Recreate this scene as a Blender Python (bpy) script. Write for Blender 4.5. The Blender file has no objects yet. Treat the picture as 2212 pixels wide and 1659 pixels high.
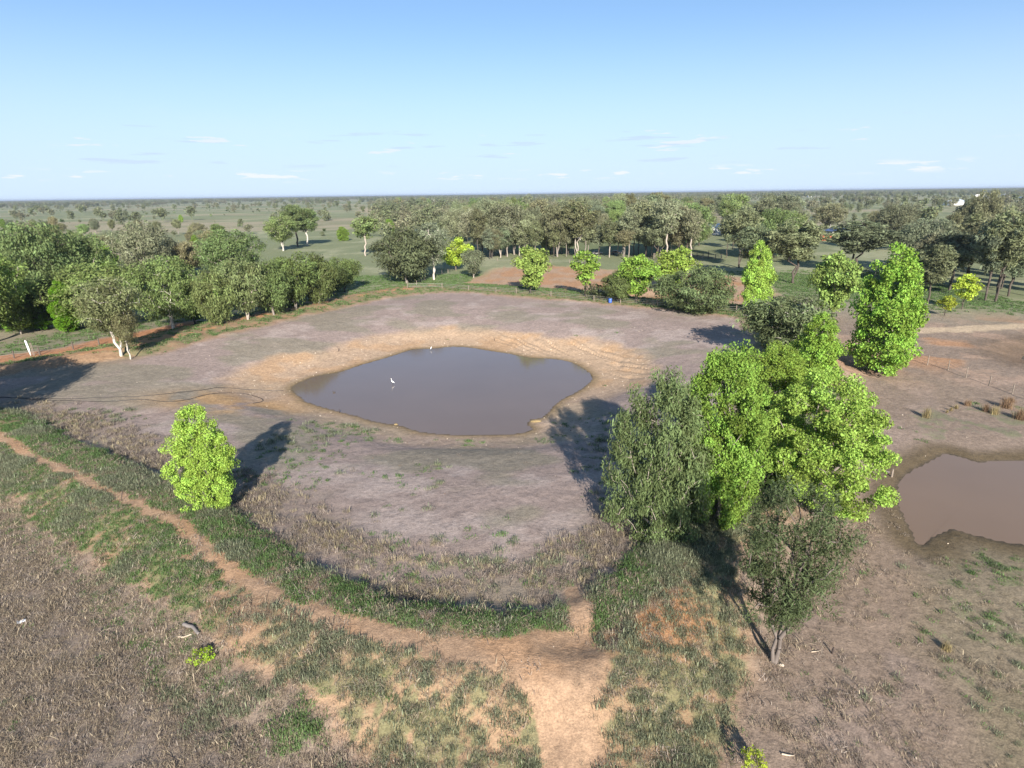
import bpy, math, random
import numpy as np
from mathutils import Matrix, Vector

# ------------------------------------------------------------------ camera, sky, sun, exposure
scene = bpy.context.scene
COL = scene.collection
R = math.radians
PW, PH, F = 2212.0, 1659.0, 1277.0          # picture units used to measure the place
CAMZ, PITCH, ROLL = 25.0, R(17.85), R(0.75)
_f = np.array([0, math.cos(PITCH), -math.sin(PITCH)])
_u0 = np.array([0, math.sin(PITCH), math.cos(PITCH)])
_r0 = np.array([1.0, 0, 0])
_r = math.cos(ROLL) * _r0 - math.sin(ROLL) * _u0
_u = math.sin(ROLL) * _r0 + math.cos(ROLL) * _u0

cam = bpy.data.cameras.new('camera')
cam.sensor_width = 36.0
cam.lens = 36.0 * F / PW
cam.clip_start = 0.5
cam.clip_end = 90000
camo = bpy.data.objects.new('camera', cam)
COL.objects.link(camo)
M = Matrix.Identity(4)
for i in range(3):
    M[i][0], M[i][1], M[i][2] = _r[i], _u[i], -_f[i]
M[2][3] = CAMZ
camo.matrix_world = M
scene.camera = camo

SUN_EL, SUN_AZ = R(24.0), R(-6.5)           # the light travels forward and a little to the left
world = bpy.data.worlds.new('World')
scene.world = world
world.use_nodes = True
nt = world.node_tree
nt.nodes.clear()
wo = nt.nodes.new('ShaderNodeOutputWorld')
bg = nt.nodes.new('ShaderNodeBackground')
bg.inputs['Strength'].default_value = 0.06
sky = nt.nodes.new('ShaderNodeTexSky')
sky.sky_type = 'NISHITA'
sky.sun_disc = False
sky.sun_elevation = SUN_EL
sky.sun_rotation = math.pi + SUN_AZ         # sun stands behind the camera, slightly right
sky.altitude = 100
sky.air_density = 0.5
sky.dust_density = 0.0
sky.ozone_density = 4.0

def N(tree, typ, **kw):
    n = tree.nodes.new(typ)
    for k, v in kw.items():
        setattr(n, k, v)
    return n

def math_node(tree, op, a, b=None, c=None, clamp=False):
    n = N(tree, 'ShaderNodeMath', operation=op, use_clamp=clamp)
    for i, v in enumerate((a, b, c)):
        if v is None:
            continue
        if isinstance(v, (int, float)):
            n.inputs[i].default_value = v
        else:
            tree.links.new(v, n.inputs[i])
    return n.outputs[0]

def ramp(tree, src, lo, hi):
    n = N(tree, 'ShaderNodeMapRange', interpolation_type='SMOOTHSTEP')
    tree.links.new(src, n.inputs[0])
    n.inputs[1].default_value = lo
    n.inputs[2].default_value = hi
    return n.outputs[0]

def mixc(tree, fac, a, b, blend='MIX'):
    n = N(tree, 'ShaderNodeMix', data_type='RGBA', blend_type=blend)
    for i, v in ((0, fac), (6, a), (7, b)):
        if isinstance(v, (int, float)):
            n.inputs[i].default_value = v
        elif isinstance(v, (tuple, list)):
            n.inputs[i].default_value = (*v[:3], 1)
        else:
            tree.links.new(v, n.inputs[i])
    return n.outputs[2]

def build_clouds():
    tc = N(nt, 'ShaderNodeTexCoord')
    sp = N(nt, 'ShaderNodeSeparateXYZ')
    nt.links.new(tc.outputs['Generated'], sp.inputs[0])
    az = math_node(nt, 'ARCTAN2', sp.outputs[0], sp.outputs[1])
    el = sp.outputs[2]

    def layer(sa, se, scale, lo, hi, e0, e1, e2, e3, seed, detail=4):
        cb = N(nt, 'ShaderNodeCombineXYZ')
        nt.links.new(math_node(nt, 'MULTIPLY', az, sa), cb.inputs[0])
        nt.links.new(math_node(nt, 'MULTIPLY', el, se), cb.inputs[1])
        cb.inputs[2].default_value = seed
        no = N(nt, 'ShaderNodeTexNoise')
        no.inputs['Scale'].default_value = scale
        no.inputs['Detail'].default_value = detail
        no.inputs['Roughness'].default_value = 0.55
        nt.links.new(cb.outputs[0], no.inputs['Vector'])
        m = ramp(nt, no.outputs['Fac'], lo, hi)
        up = ramp(nt, el, e0, e1)
        dn = math_node(nt, 'SUBTRACT', 1.0, ramp(nt, el, e2, e3))
        return math_node(nt, 'MULTIPLY', math_node(nt, 'MULTIPLY', m, up), dn)
    puffs = layer(1.0, 7.0, 16.0, 0.56, 0.63, 0.018, 0.026, 0.030, 0.040, 3.1, 5)
    bars = layer(1.0, 13.0, 9.0, 0.60, 0.655, 0.036, 0.05, 0.085, 0.11, 8.7, 5)
    heads = layer(1.0, 8.0, 9.0, 0.63, 0.68, 0.05, 0.06, 0.085, 0.10, 21.3, 5)
    wisps = layer(1.0, 5.0, 3.0, 0.55, 0.85, 0.05, 0.09, 0.12, 0.2, 15.2, 6)
    gm = N(nt, 'ShaderNodeGamma')
    gm.inputs['Gamma'].default_value = .68
    nt.links.new(sky.outputs[0], gm.inputs['Color'])
    c = mixc(nt, 1.0, gm.outputs[0], (2.10, 2.34, 2.36), 'MULTIPLY')
    # a thin pale veil towards the horizon, the same all round
    veil = math_node(nt, 'SUBTRACT', 1.0, ramp(nt, el, 0.0, .26))
    c = mixc(nt, math_node(nt, 'MULTIPLY', veil, .92), c, (4.75, 5.75, 7.1))
    c = mixc(nt, math_node(nt, 'MULTIPLY', wisps, 0.10), c, (5.8, 6.4, 7.2))
    c = mixc(nt, math_node(nt, 'MULTIPLY', bars, 0.42), c, (4.1, 4.75, 6.3))
    c = mixc(nt, math_node(nt, 'MULTIPLY', heads, 0.7), c, (6.2, 6.5, 7.3))
    c = mixc(nt, math_node(nt, 'MULTIPLY', puffs, 0.8), c, (6.7, 6.9, 7.4))
    return c

nt.links.new(build_clouds(), bg.inputs['Color'])
nt.links.new(bg.outputs[0], wo.inputs['Surface'])

sun = bpy.data.lights.new('sun', 'SUN')
sun.energy = 4.6
sun.angle = R(0.53)
sun.color = (1.0, 0.93, 0.83)
suno = bpy.data.objects.new('sun', sun)
COL.objects.link(suno)
_sd = Vector((math.sin(SUN_AZ) * math.cos(SUN_EL), math.cos(SUN_AZ) * math.cos(SUN_EL), -math.sin(SUN_EL)))
suno.rotation_euler = _sd.to_track_quat('-Z', 'Y').to_euler()
suno.location = (10, -40, 60)

scene.view_settings.view_transform = 'Standard'
scene.view_settings.look = 'None'
scene.view_settings.exposure = 1.26
scene.view_settings.gamma = 1.0
scene.view_settings.use_curve_mapping = False
scene.render.engine = 'CYCLES'
scene.cycles.max_bounces = 6
scene.cycles.diffuse_bounces = 2
scene.cycles.glossy_bounces = 2
scene.cycles.transmission_bounces = 3
scene.cycles.transparent_max_bounces = 4
scene.cycles.volume_bounces = 0

# ------------------------------------------------------------------ measuring helpers
def ground(U, V, z=0.0):
    d = _f + (U - PW / 2) / F * _r - (V - PH / 2) / F * _u
    t = (z - CAMZ) / d[2]
    return d[0] * t, d[1] * t

def pix(x, y, z):
    q = np.array([x, y, z - CAMZ])
    w = q @ _f
    return PW / 2 + F * (q @ _r) / w, PH / 2 - F * (q @ _u) / w

def gpts(pts, z=0.0):
    return np.array([ground(a, b, z) for a, b in pts])

def smooth_closed(P, k=4):
    n = len(P)
    out = []
    for i in range(n):
        p0, p1, p2, p3 = P[i - 1], P[i], P[(i + 1) % n], P[(i + 2) % n]
        for j in range(k):
            t = j / k
            out.append(0.5 * (2 * p1 + (p2 - p0) * t + (2 * p0 - 5 * p1 + 4 * p2 - p3) * t * t + (3 * p1 - p0 - 3 * p2 + p3) * t ** 3))
    return np.array(out)

def dist_line(x, y, P, closed=False):
    best = np.full(x.shape, 1e18)
    n = len(P)
    for i in range(n if closed else n - 1):
        ax, ay = P[i]
        bx, by = P[(i + 1) % n]
        dx, dy = bx - ax, by - ay
        L = dx * dx + dy * dy + 1e-12
        t = np.clip(((x - ax) * dx + (y - ay) * dy) / L, 0, 1)
        best = np.minimum(best, (x - ax - t * dx) ** 2 + (y - ay - t * dy) ** 2)
    return np.sqrt(best)

def inside(x, y, P):
    c = np.zeros(x.shape, bool)
    n = len(P)
    for i in range(n):
        ax, ay = P[i]
        bx, by = P[i - 1]
        if ay == by:
            continue
        c ^= ((ay > y) != (by > y)) & (x < (bx - ax) * (y - ay) / (by - ay) + ax)
    return c

def sdf(x, y, P):                                   # positive inside
    d = dist_line(x, y, P, True)
    return np.where(inside(x, y, P), d, -d)

def ss(a, b, t):
    t = np.clip((t - a) / (b - a), 0, 1)
    return t * t * (3 - 2 * t)

_perm = np.random.default_rng(11).permutation(1024)
_val = np.random.default_rng(12).random(1024)
def vnoise(x, y, seed=0):
    xi, yi = np.floor(x).astype(np.int64), np.floor(y).astype(np.int64)
    fx, fy = x - xi, y - yi
    fx, fy = fx * fx * (3 - 2 * fx), fy * fy * (3 - 2 * fy)
    def hsh(a, b):
        return _val[_perm[(_perm[(a + seed * 57) & 1023] + b) & 1023]]
    return (hsh(xi, yi) * (1 - fx) + hsh(xi + 1, yi) * fx) * (1 - fy) + (hsh(xi, yi + 1) * (1 - fx) + hsh(xi + 1, yi + 1) * fx) * fy

def fbm(x, y, o=4, seed=0):
    a, s, t = 0.5, 0.0, 0.0
    for k in range(o):
        s = s + a * vnoise(x, y, seed + k)
        t += a
        x, y, a = x * 2.03 + 17.3, y * 2.03 - 9.1, a * 0.5
    return s / t

# ------------------------------------------------------------------ the lie of the land
ZC, ZW = 1.0, -3.0
RING = smooth_closed(gpts([(-300, 850), (-120, 876), (0, 908), (70, 955), (160, 990), (270, 1045), (400, 1112), (500, 1185), (600, 1255),
    (720, 1315), (850, 1352), (1000, 1372), (1150, 1374), (1260, 1356), (1330, 1320), (1400, 1260), (1470, 1190), (1560, 1120), (1640, 1050),
    (1700, 960), (1740, 880), (1758, 800), (1735, 730), (1700, 692), (1640, 668), (1500, 652), (1300, 635), (1100, 620), (1000, 615),
    (900, 618), (800, 630), (700, 648), (600, 668), (500, 690), (400, 712), (300, 735), (200, 757), (100, 775), (0, 792), (-150, 812)], ZC), 3)
_pz = [(155, 650), (185, 615), (300, 570), (440, 545), (560, 505), (700, 465), (780, 440), (870, 412), (980, 408), (1100, 397), (1200, 402),
    (1300, 418), (1430, 438), (1560, 462), (1700, 470), (1810, 493), (1890, 540), (1925, 575), (1900, 615), (1840, 660), (1760, 700), (1710, 735),
    (1660, 790), (1620, 818), (1560, 825), (1545, 860), (1570, 885), (1510, 905), (1400, 915), (1150, 917), (1000, 908), (900, 895), (790, 860),
    (700, 848), (620, 832), (540, 805), (430, 778), (330, 750), (240, 720), (215, 700)]
POND = smooth_closed(gpts([(576 + a * .36463, 604.8 + b * .36463) for a, b in _pz], ZW), 3)
_p2 = [(880, 845), (930, 838), (1000, 855), (1100, 885), (1200, 882), (1300, 878), (1394, 880), (1900, 890), (2000, 1100), (1900, 1420),
    (1394, 1395), (1300, 1385), (1180, 1360), (1080, 1335), (960, 1300), (900, 1315), (820, 1350), (775, 1392), (735, 1388), (705, 1320),
    (650, 1220), (610, 1120), (610, 1060), (630, 1000), (700, 940), (800, 890)]
ZW2 = -1.2
POND2 = smooth_closed(gpts([(1728.1 + a * .3471, 691.2 + b * .3471) for a, b in _p2], ZW2), 3)
ZW3 = -1.9
POND3 = smooth_closed(gpts([(1370, 652), (1395, 645), (1440, 645), (1480, 650), (1470, 662), (1420, 664)], ZW3), 3)
ZW4 = -1.6
POND4 = smooth_closed(gpts([(2206, 774), (2250, 762), (2340, 760), (2400, 776), (2350, 794), (2260, 790)], ZW4), 3)
GAP = np.array(ground(1255, 1362, 0.8))
TRAIL = gpts([(-160, 900), (-60, 920), (0, 940), (60, 980), (130, 1012), (200, 1045), (290, 1088), (400, 1142), (450, 1195), (520, 1245),
    (600, 1295), (700, 1335), (800, 1365), (920, 1392), (1050, 1402), (1180, 1400), (1255, 1372), (1262, 1320), (1240, 1260)], 0.9)
BARE = gpts([(880, 1392), (1000, 1392), (1100, 1388), (1265, 1358), (1300, 1420), (1278, 1500), (1292, 1600), (1280, 1720), (1180, 1720), (1195, 1600), (1165, 1520),
    (1090, 1462), (980, 1440), (900, 1415)], 0.4)
DRYF = gpts([(-500, 850), (-300, 950), (0, 1065), (110, 1165), (200, 1215), (300, 1285), (420, 1345), (470, 1420), (560, 1470), (640, 1510), (700, 1590),
    (830, 1720), (700, 2100), (-900, 2100)], -0.6)
GRIGHT = gpts([(1290, 1400), (1400, 1330), (1480, 1270), (1500, 1190), (1560, 1180), (1640, 1350), (1610, 1480), (1600, 1560), (1560, 1720), (1250, 1720)], 0.2)
HERBS = gpts([(2000, 1180), (2100, 1150), (2212, 1165), (2500, 1150), (2500, 1800), (2080, 1800), (2120, 1600), (2080, 1500), (2000, 1400)], -0.5)
TUSSZ = gpts([(1930, 890), (2060, 850), (2212, 840), (2400, 840), (2400, 975), (2212, 975), (1990, 950)], -0.5)
REDZ = gpts([(985, 622), (1040, 600), (1080, 580), (1180, 574), (1320, 584), (1450, 592), (1600, 600), (1660, 630), (1650, 672), (1500, 660), (1300, 645), (1100, 632)], -0.6)
REDL = gpts([(-100, 790), (0, 766), (120, 752), (215, 730), (420, 690), (420, 705), (240, 745), (120, 768), (0, 780)], -0.3)
ROAD = gpts([(1930, 716), (1990, 712), (2060, 712), (2130, 708), (2212, 704), (2500, 690)], -0.5)
PARK = gpts([(1180, 548), (1200, 526), (1340, 520), (1480, 528), (1500, 545), (1380, 552), (1250, 552)], -0.6)
PADDOCK = gpts([(0, 452), (300, 450), (640, 448), (760, 445), (815, 470), (800, 500), (620, 500), (560, 540), (780, 560), (800, 600), (740, 620), (420, 560), (0, 500)], -0.6)
FTRACK = gpts([(768, 442), (790, 452), (812, 464), (836, 480)], -0.6)
FAN = ground(500, 868, -1.3)
BLOBG = np.array(ground(628, 1578, -0.4))

def height(x, y):
    x = np.asarray(x, float)
    y = np.asarray(y, float)
    d = sdf(x, y, RING)
    d = d + 1.7 * (fbm(x * .4, y * .4, 3, 5) - .5)
    crest = ZC * (1 - 0.75 * np.exp(-((x - GAP[0]) ** 2 + (y - GAP[1]) ** 2) / 5.0)) + 0.25 * (fbm(x * .15, y * .15, 2, 8) - .5)
    near = 1 - ss(60, 110, y)
    dp = -sdf(x, y, POND)
    far = ss(70, 85, y)
    wid = 10 + 3 * far
    floor = ZW + 1.15 * ss(0, 1, dp / wid) + 1.85 * (.4 * ss(4, 20, dp) + .6 * np.clip((dp - 6) / 22, 0, 1))
    # rills cut into the far bank of the pond
    q = (x + 0.55 * y) * 0.95 + 1.1 * fbm(x * .3, y * .3, 2, 31)
    rid = np.abs(vnoise(q * 0.8, y * 0.12, 33) - .5) * 2
    bank = np.exp(-((dp - 6.5) / 3.2) ** 2) * ss(80, 92, y) * ss(-12, 8, x)
    floor = floor - 0.38 * bank * (1 - ss(0, .38, rid))
    floor = np.where(dp < 0, ZW - 0.06 - 0.6 * ss(0, 5, -dp), floor + 0.015)
    wi = 1 + 1.3 * ss(88, 102, y)
    inn = 1 - ss(0.8 * wi, 4.4 * wi, d)
    zin = floor * (1 - inn) + crest * inn
    out = -0.55 - 0.25 * near
    ou = ss(1.6, 8.0, -d)
    zout = crest * (1 - ou) + out * ou
    z = np.where(d > 0, zin, zout)
    amp = ss(3, 12, np.minimum(np.abs(d), 30))
    z = z + 0.22 * (fbm(x * .045, y * .045, 3, 2) - .5) * amp * np.where(dp < 1, 0, 1) * ss(0, 10, dp)
    rough = 0.10 * (fbm(x * 1.1, y * 1.1, 3, 3) - .5)
    z = z + rough * ss(0.2, 2.0, dp)
    # the other waterholes
    for P, zw, w, dep in ((POND2, ZW2, 7.0, .5), (POND3, ZW3, 9.0, .5), (POND4, ZW4, 6.0, .4)):
        e = sdf(x, y, P)
        e = e + 0.0
        k = ss(0, w, -e)
        z = np.where(d < -1.0, np.where(e > 0, zw - 0.05 - dep * ss(0, 4, e), np.minimum(z, zw + 0.02 + .10 * ss(0, 1.2, -e) + np.maximum(.05, z - zw - .1) * k)), z)
    z = z + .5 * np.exp(-((x - BLOBG[0]) ** 2 + (y - BLOBG[1]) ** 2) / 1.3)
    # far country swells very gently
    rr = np.hypot(x, y)
    z = z + 1.6 * (fbm(x * .0021 + 3, y * .0021 - 5, 3, 40) - .5) * ss(250, 900, rr)
    return z

def zone(x, y):
    """cover of the ground: soil colour, green grass 0..1, dry grass 0..1, straw (tall) 0..1, path 0..1"""
    x = np.asarray(x, float)
    y = np.asarray(y, float)
    n1 = fbm(x * .22, y * .22, 4, 60)
    n2 = fbm(x * .9, y * .9, 3, 64)
    n4 = fbm(x * 1.7, y * 1.7, 3, 66)
    n3 = fbm(x * .06, y * .06, 3, 70)
    wx, wy = x + 1.6 * (fbm(x * .6, y * .6, 3, 80) - .5), y + 1.6 * (fbm(x * .6, y * .6, 3, 90) - .5)
    sp = np.clip(y / 45.0, .8, 6)                     # softer edges farther off
    d = sdf(wx, wy, RING)
    dp = -sdf(x, y, POND)
    C = lambda *c: np.array(c)
    col = np.zeros(x.shape + (3,)) + C(.26, .205, .165)
    G = np.zeros(x.shape)
    D = np.zeros(x.shape)
    S = np.zeros(x.shape)
    def mix(m, c):
        nonlocal col
        col = col * (1 - m[..., None]) + np.array(c) * m[..., None]
    rr = np.hypot(x, y)
    ins = ss(-.6, .6, d)
    # open country
    far = ss(120, 200, rr) * (1 - ins)
    mix(far, (.33, .33, .205))
    gp = ss(.38, .60, n3 * .6 + .4 * fbm(x * .012, y * .02, 3, 44))
    G = np.where(far > 0, far * (0.5 + 0.5 * gp), G)
    pd = ss(-30, 10, sdf(x, y, PADDOCK))
    G = np.maximum(G, pd * (.45 + .35 * gp))
    D = np.where(far > 0, far * .4, D)
    pale = ss(.5, .66, fbm(x * .006 + 9, y * .01, 3, 47)) * ss(300, 600, rr)
    mix(pale * .7, (.34, .275, .19))
    G = G * (1 - .4 * pale)
    # dam floor
    mix(ins, (.315, .245, .215))
    mix(ins * ss(.52, .68, n1) * .7, (.40, .325, .29))
    mix(ins * ss(.45, .60, fbm(x * .11, y * .16, 3, 52)) * .6, (.23, .212, .15))
    G = np.where(d > 0, G * (1 - ins) + ins * .28 * ss(.5, .64, fbm(x * .09 + 4, y * .12, 3, 55)), G)
    # orange bank of the pond
    far_b = ss(72, 88, y)
    lip = 6.5 + 4.0 * far_b + 4 * (n1 - .5)
    ob = ins * (1 - ss(lip - 2.2, lip + 1.6, dp)) * (.55 + .45 * far_b)
    mix(ob * (.85 + .15 * far_b * ss(-30, -5, x)), (.45, .32, .215))
    mix(ob * far_b * ss(.5, .7, n1) * .6, (.45, .28, .155))
    fx, fy = FAN
    fan = np.exp(-(((x - fx) / 9) ** 2 + ((y - fy) / 4.5) ** 2))
    mix(np.clip(ins * fan * ss(.35, .6, n1) * 1.4, 0, .85), (.46, .285, .14))
    wet = ins * (1 - ss(.1, 2.0 + 1.6 * (n2 - .3), dp))
    mix(wet * .75, (.19, .135, .065))
    mix(ins * (1 - ss(-.1, .5, dp)), (.085, .065, .045))  # thin dark waterline: wet mud, with the edge shadow put into the colour
    G = np.maximum(G, ins * .36 * ss(.52, .66, n1) * ss(1.0, 2.0, dp) * (1 - ss(4.5, 7, dp)) * ss(-10, 5, x * .5 + (95 - y) * .6))
    # banks
    front = (1 - ss(64, 84, y)) * (x < 30)
    right = ss(12, 20, x) * (1 - ss(95, 120, y))
    back = ss(86, 100, y)
    inner_g = ss(-1.8, -.6, d) * (1 - ss(2.5, 3.9, d))
    outer = ss(.2, -.8, d) if False else (1 - ss(-.9, .2, d))
    off = -d
    bankc = (1 - ss(6.5, 9, off)) * (1 - ss(2.4, 3.8, d / (1 + 1.5 * back)))
    mix(bankc * .8, (.33, .20, .115))
    Gf = front * inner_g * (.44 + .52 * ss(.40, .55, n4 * .55 + n1 * .45))
    D = np.maximum(D, front * inner_g * .6)
    mid = front * (1 - ins) * ss(.1, .6, off) * (1 - ss(7.6, 9.0, off + 1.5 * (n1 - .5)))
    mid_left = mid * (1 - ss(-24, -10, x))
    mid_right = mid * ss(-24, -10, x)
    Gf = np.maximum(Gf, mid_left * (.52 + .45 * ss(.38, .54, n4 * .65 + n1 * .35)))
    D = np.maximum(D, mid * .45)
    G = np.maximum(G, Gf)
    # bottom middle: clumps of blue green grass on orange soil
    lowm = front * (1 - ins) * ss(.2, 1.0, off) * ss(-20, -10, x) * (1 - ss(-.9, .6, sdf(wx, wy, DRYF)))
    mix(np.clip(lowm, 0, 1) * .85, (.40, .265, .165))
    G = np.maximum(G, lowm * (.46 + .46 * ss(.42, .56, n4 * .75 + n1 * .25)))
    gr = ss(-1.2, 1.2, sdf(wx, wy, GRIGHT))
    mix(gr * .8, (.345, .225, .135))
    G = np.maximum(G, gr * (.25 + .72 * ss(.42, .56, n1 * .5 + n4 * .5)))
    redb = gr * np.exp(-(((x - 8.0) / 3.4) ** 2 + ((y - 29.8) / 2.6) ** 2)) * ss(.42, .56, n1)
    mix(np.clip(redb * 1.2, 0, .9), (.46, .225, .10))
    G = G * (1 - np.clip(redb * 1.5, 0, 1))
    # inner foot of the near bank: tall straw
    st = ins * ss(2.6, 4.0, d) * (1 - ss(6.0, 13.0, d + 7.0 * (n1 - .5)))
    Sf = st * np.maximum(front, right * (y < 55)) * (.55 + .45 * ss(.4, .6, n1))
    dgap = np.hypot(x - GAP[0], y - GAP[1] - 1)
    Sf = Sf * ss(1.2, 2.6, dgap + .6 * (n2 - .5))
    S = np.maximum(S, Sf)
    mix(Sf * .7, (.225, .175, .142))
    # right bank under the trees
    rb = right * bankc
    G = np.maximum(G, rb * (.45 + .45 * ss(.42, .6, n1)))
    # back and left banks
    bandb = back * ss(-9, -6.5, d) * (1 - ss(6.5, 9.5, d + 4 * (n1 - .5)))
    mix(bandb * .6, (.33, .21, .125))
    G = np.maximum(G, bandb * (.58 + .40 * ss(.38, .56, n1 * .6 + n2 * .4)) * (1 - .15 * (x < -25)))
    D = np.maximum(D, bandb * .5)
    lb = (x < -20) * back * ss(-4.5, -2.5, off) * (1 - ss(2.0, 5.0, off)) * ss(.46, .58, n1 * .5 + n2 * .5)
    mix(lb * .9, (.45, .225, .105))
    G = G * (1 - .85 * lb)
    rl = ss(-1.5, 1.0, sdf(wx, wy, REDL)) * (1 - ins)
    mix(rl * .9, (.42, .20, .10))
    G = G * (1 - .8 * rl)
    flank = (x < -30) * (1 - ins) * ss(75, 90, y) * (1 - ss(25, 45, off)) * (1 - rl)
    G = np.maximum(G, flank * .6)
    # red excavation behind the dam
    rz = ss(-5, 3, sdf(x + 5 * (n1 - .5), y + 8 * (n2 - .5), REDZ)) * (1 - ins) * (1 - ss(-.5, .8, 6.3 - off))
    mix(rz * .95, (.42, .235, .13))
    mix(rz * ss(.46, .62, n1) * .8, (.40, .285, .20))
    G = G * (1 - .95 * rz)
    D = D * (1 - .8 * rz)
    # the dry field lower left
    dz = ss(-.8, .8, sdf(wx, wy, DRYF))
    mix(dz * .9, (.24, .19, .158))
    D = np.maximum(D, dz * (.62 + .36 * ss(.36, .6, n1)))
    G = G * (1 - dz) + dz * .16 * ss(.5, .62, n1)
    bl = .9 - .9 * ss(.6, 1.5, np.hypot(x - BLOBG[0], (y - BLOBG[1])) + 1.0 * (n2 - .5))
    G = np.maximum(G, bl)
    # right hand flat
    rf = (x > 9) * ss(1.5, 4.5, off) * (1 - gr) * (1 - ss(100, 130, y)) * (1 - ss(-.8, .8, sdf(wx, wy, BARE)))
    mix(rf * .92, (.265, .20, .155))
    mix(rf * ss(.5, .64, n1) * .5, (.32, .245, .205))
    D = np.maximum(D, rf * .22 + rf * .35 * ss(38, 26, y) * 0)
    G = G * (1 - rf) + rf * .10 * ss(.5, .66, n1)
    hz = ss(-2, 2, sdf(wx, wy, HERBS)) * rf
    mix(hz * .45, (.19, .17, .09))
    G = np.maximum(G, hz * (.24 + .32 * ss(.45, .62, n2)))
    tz = ss(-3, 3, sdf(wx, wy, TUSSZ)) * rf
    G = np.maximum(G, tz * (.22 + .4 * ss(.5, .62, n1)))
    dryr = rf * (1 - ss(27, 33, y)) * (1 - ss(20, 24, x))
    D = np.maximum(D, dryr * .36)
    pinkr = rf * ss(70, 84, y) * ss(.46, .6, n1)
    mix(pinkr * .6, (.40, .27, .19))
    mix(rf * ss(78, 92, y) * ss(.55, .66, fbm(x * .08, y * .1, 3, 77)) * .8, (.43, .235, .125))
    e2 = -sdf(x, y, POND2)
    w2 = rf * (1 - ss(.9, 3.6 + 2.4 * (n1 - .4), e2))
    mix(w2 * .85, (.115, .085, .045))
    G = G * (1 - .6 * w2)
    mix(rf * (1 - ss(-.1, .5, e2)), (.075, .06, .045))  # dark edge of the right pond, wet mud and shadow in one colour
    e4 = -sdf(x, y, POND4)
    w4 = (1 - ss(2, 11, e4 + 5 * (n1 - .5)))
    mix(w4 * .85, (.15, .105, .07))
    G = G * (1 - w4)
    e3 = -sdf(x, y, POND3)
    mix((1 - ins) * (1 - ss(.2, 4, e3)) * .7, (.17, .11, .06))
    # road, tracks, bare soil
    rdist = dist_line(wx, wy, ROAD)
    rd = 1 - ss(1.6, 2.8, rdist + 1.2 * (n2 - .5))
    mix(rd * .95, (.50, .385, .265))
    ft = 1 - ss(5, 14, dist_line(x, y, FTRACK))
    mix(ft * .7, (.40, .29, .19))
    pk = ss(-6, 4, sdf(x, y, PARK))
    G = np.maximum(G, pk * .95)
    mix(pk * .7, (.12, .15, .05))
    tw = .26 + .5 * (n1 - .38) + .2 * ss(-25, 0, x)
    tdist = dist_line(x + .5 * (n2 - .5), y + .5 * (n2 - .5), TRAIL)
    path = (1 - ss(tw, tw + .45, tdist)) * (y < 68)
    bare = ss(-.6, .4, sdf(wx, wy, BARE) + 1.1 * (n4 - .5))
    path = np.maximum(path, bare)
    mix(path * .95, (.385, .255, .165))
    mix(path * ss(.5, .66, n1) * .6, (.42, .245, .135))
    G = G * (1 - path) + path * .05
    D = D * (1 - path) + path * .10
    S = S * (1 - path)
    g2 = rd + ft
    G = np.where(g2 > 0, G * (1 - np.clip(g2, 0, 1)), G)
    wt = (dp < .3) | (e2 < .3) | (e3 < .3) | (e4 < .3)
    G = np.where(wt, 0, G)
    D = np.where(wt, 0, D)
    S = np.where(wt, 0, S)
    col = col * (0.86 + .28 * n2[..., None])
    return dict(col=col, G=np.clip(G, 0, 1), D=np.clip(D, 0, 1), S=np.clip(S, 0, 1), path=path, road=np.clip(rd, 0, 1), d=d, dp=dp, e2=e2, rf=rf, dz=dz, st=st, ob=ob, bank=bankc, rz=rz, lowm=lowm, gr=gr, mid=mid)

def hz(x, y):
    return float(height(np.array([x]), np.array([y]))[0])

def place(U, V):
    z = 0.0
    for _ in range(12):
        x, y = ground(U, V, z)
        z = .5 * z + .5 * hz(x, y)
    x, y = ground(U, V, z)
    return x, y, hz(x, y)

# ------------------------------------------------------------------ materials
def new_mat(name):
    m = bpy.data.materials.new(name)
    m.use_nodes = True
    m.node_tree.nodes.clear()
    t = m.node_tree
    out = N(t, 'ShaderNodeOutputMaterial')
    return m, t, out

def noise(t, vec, scale, detail=3, rough=.55, dim='3D'):
    n = N(t, 'ShaderNodeTexNoise', noise_dimensions=dim)
    n.inputs['Scale'].default_value = scale
    n.inputs['Detail'].default_value = detail
    n.inputs['Roughness'].default_value = rough
    if vec is not None:
        t.links.new(vec, n.inputs['Vector'])
    return n.outputs['Fac']

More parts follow.
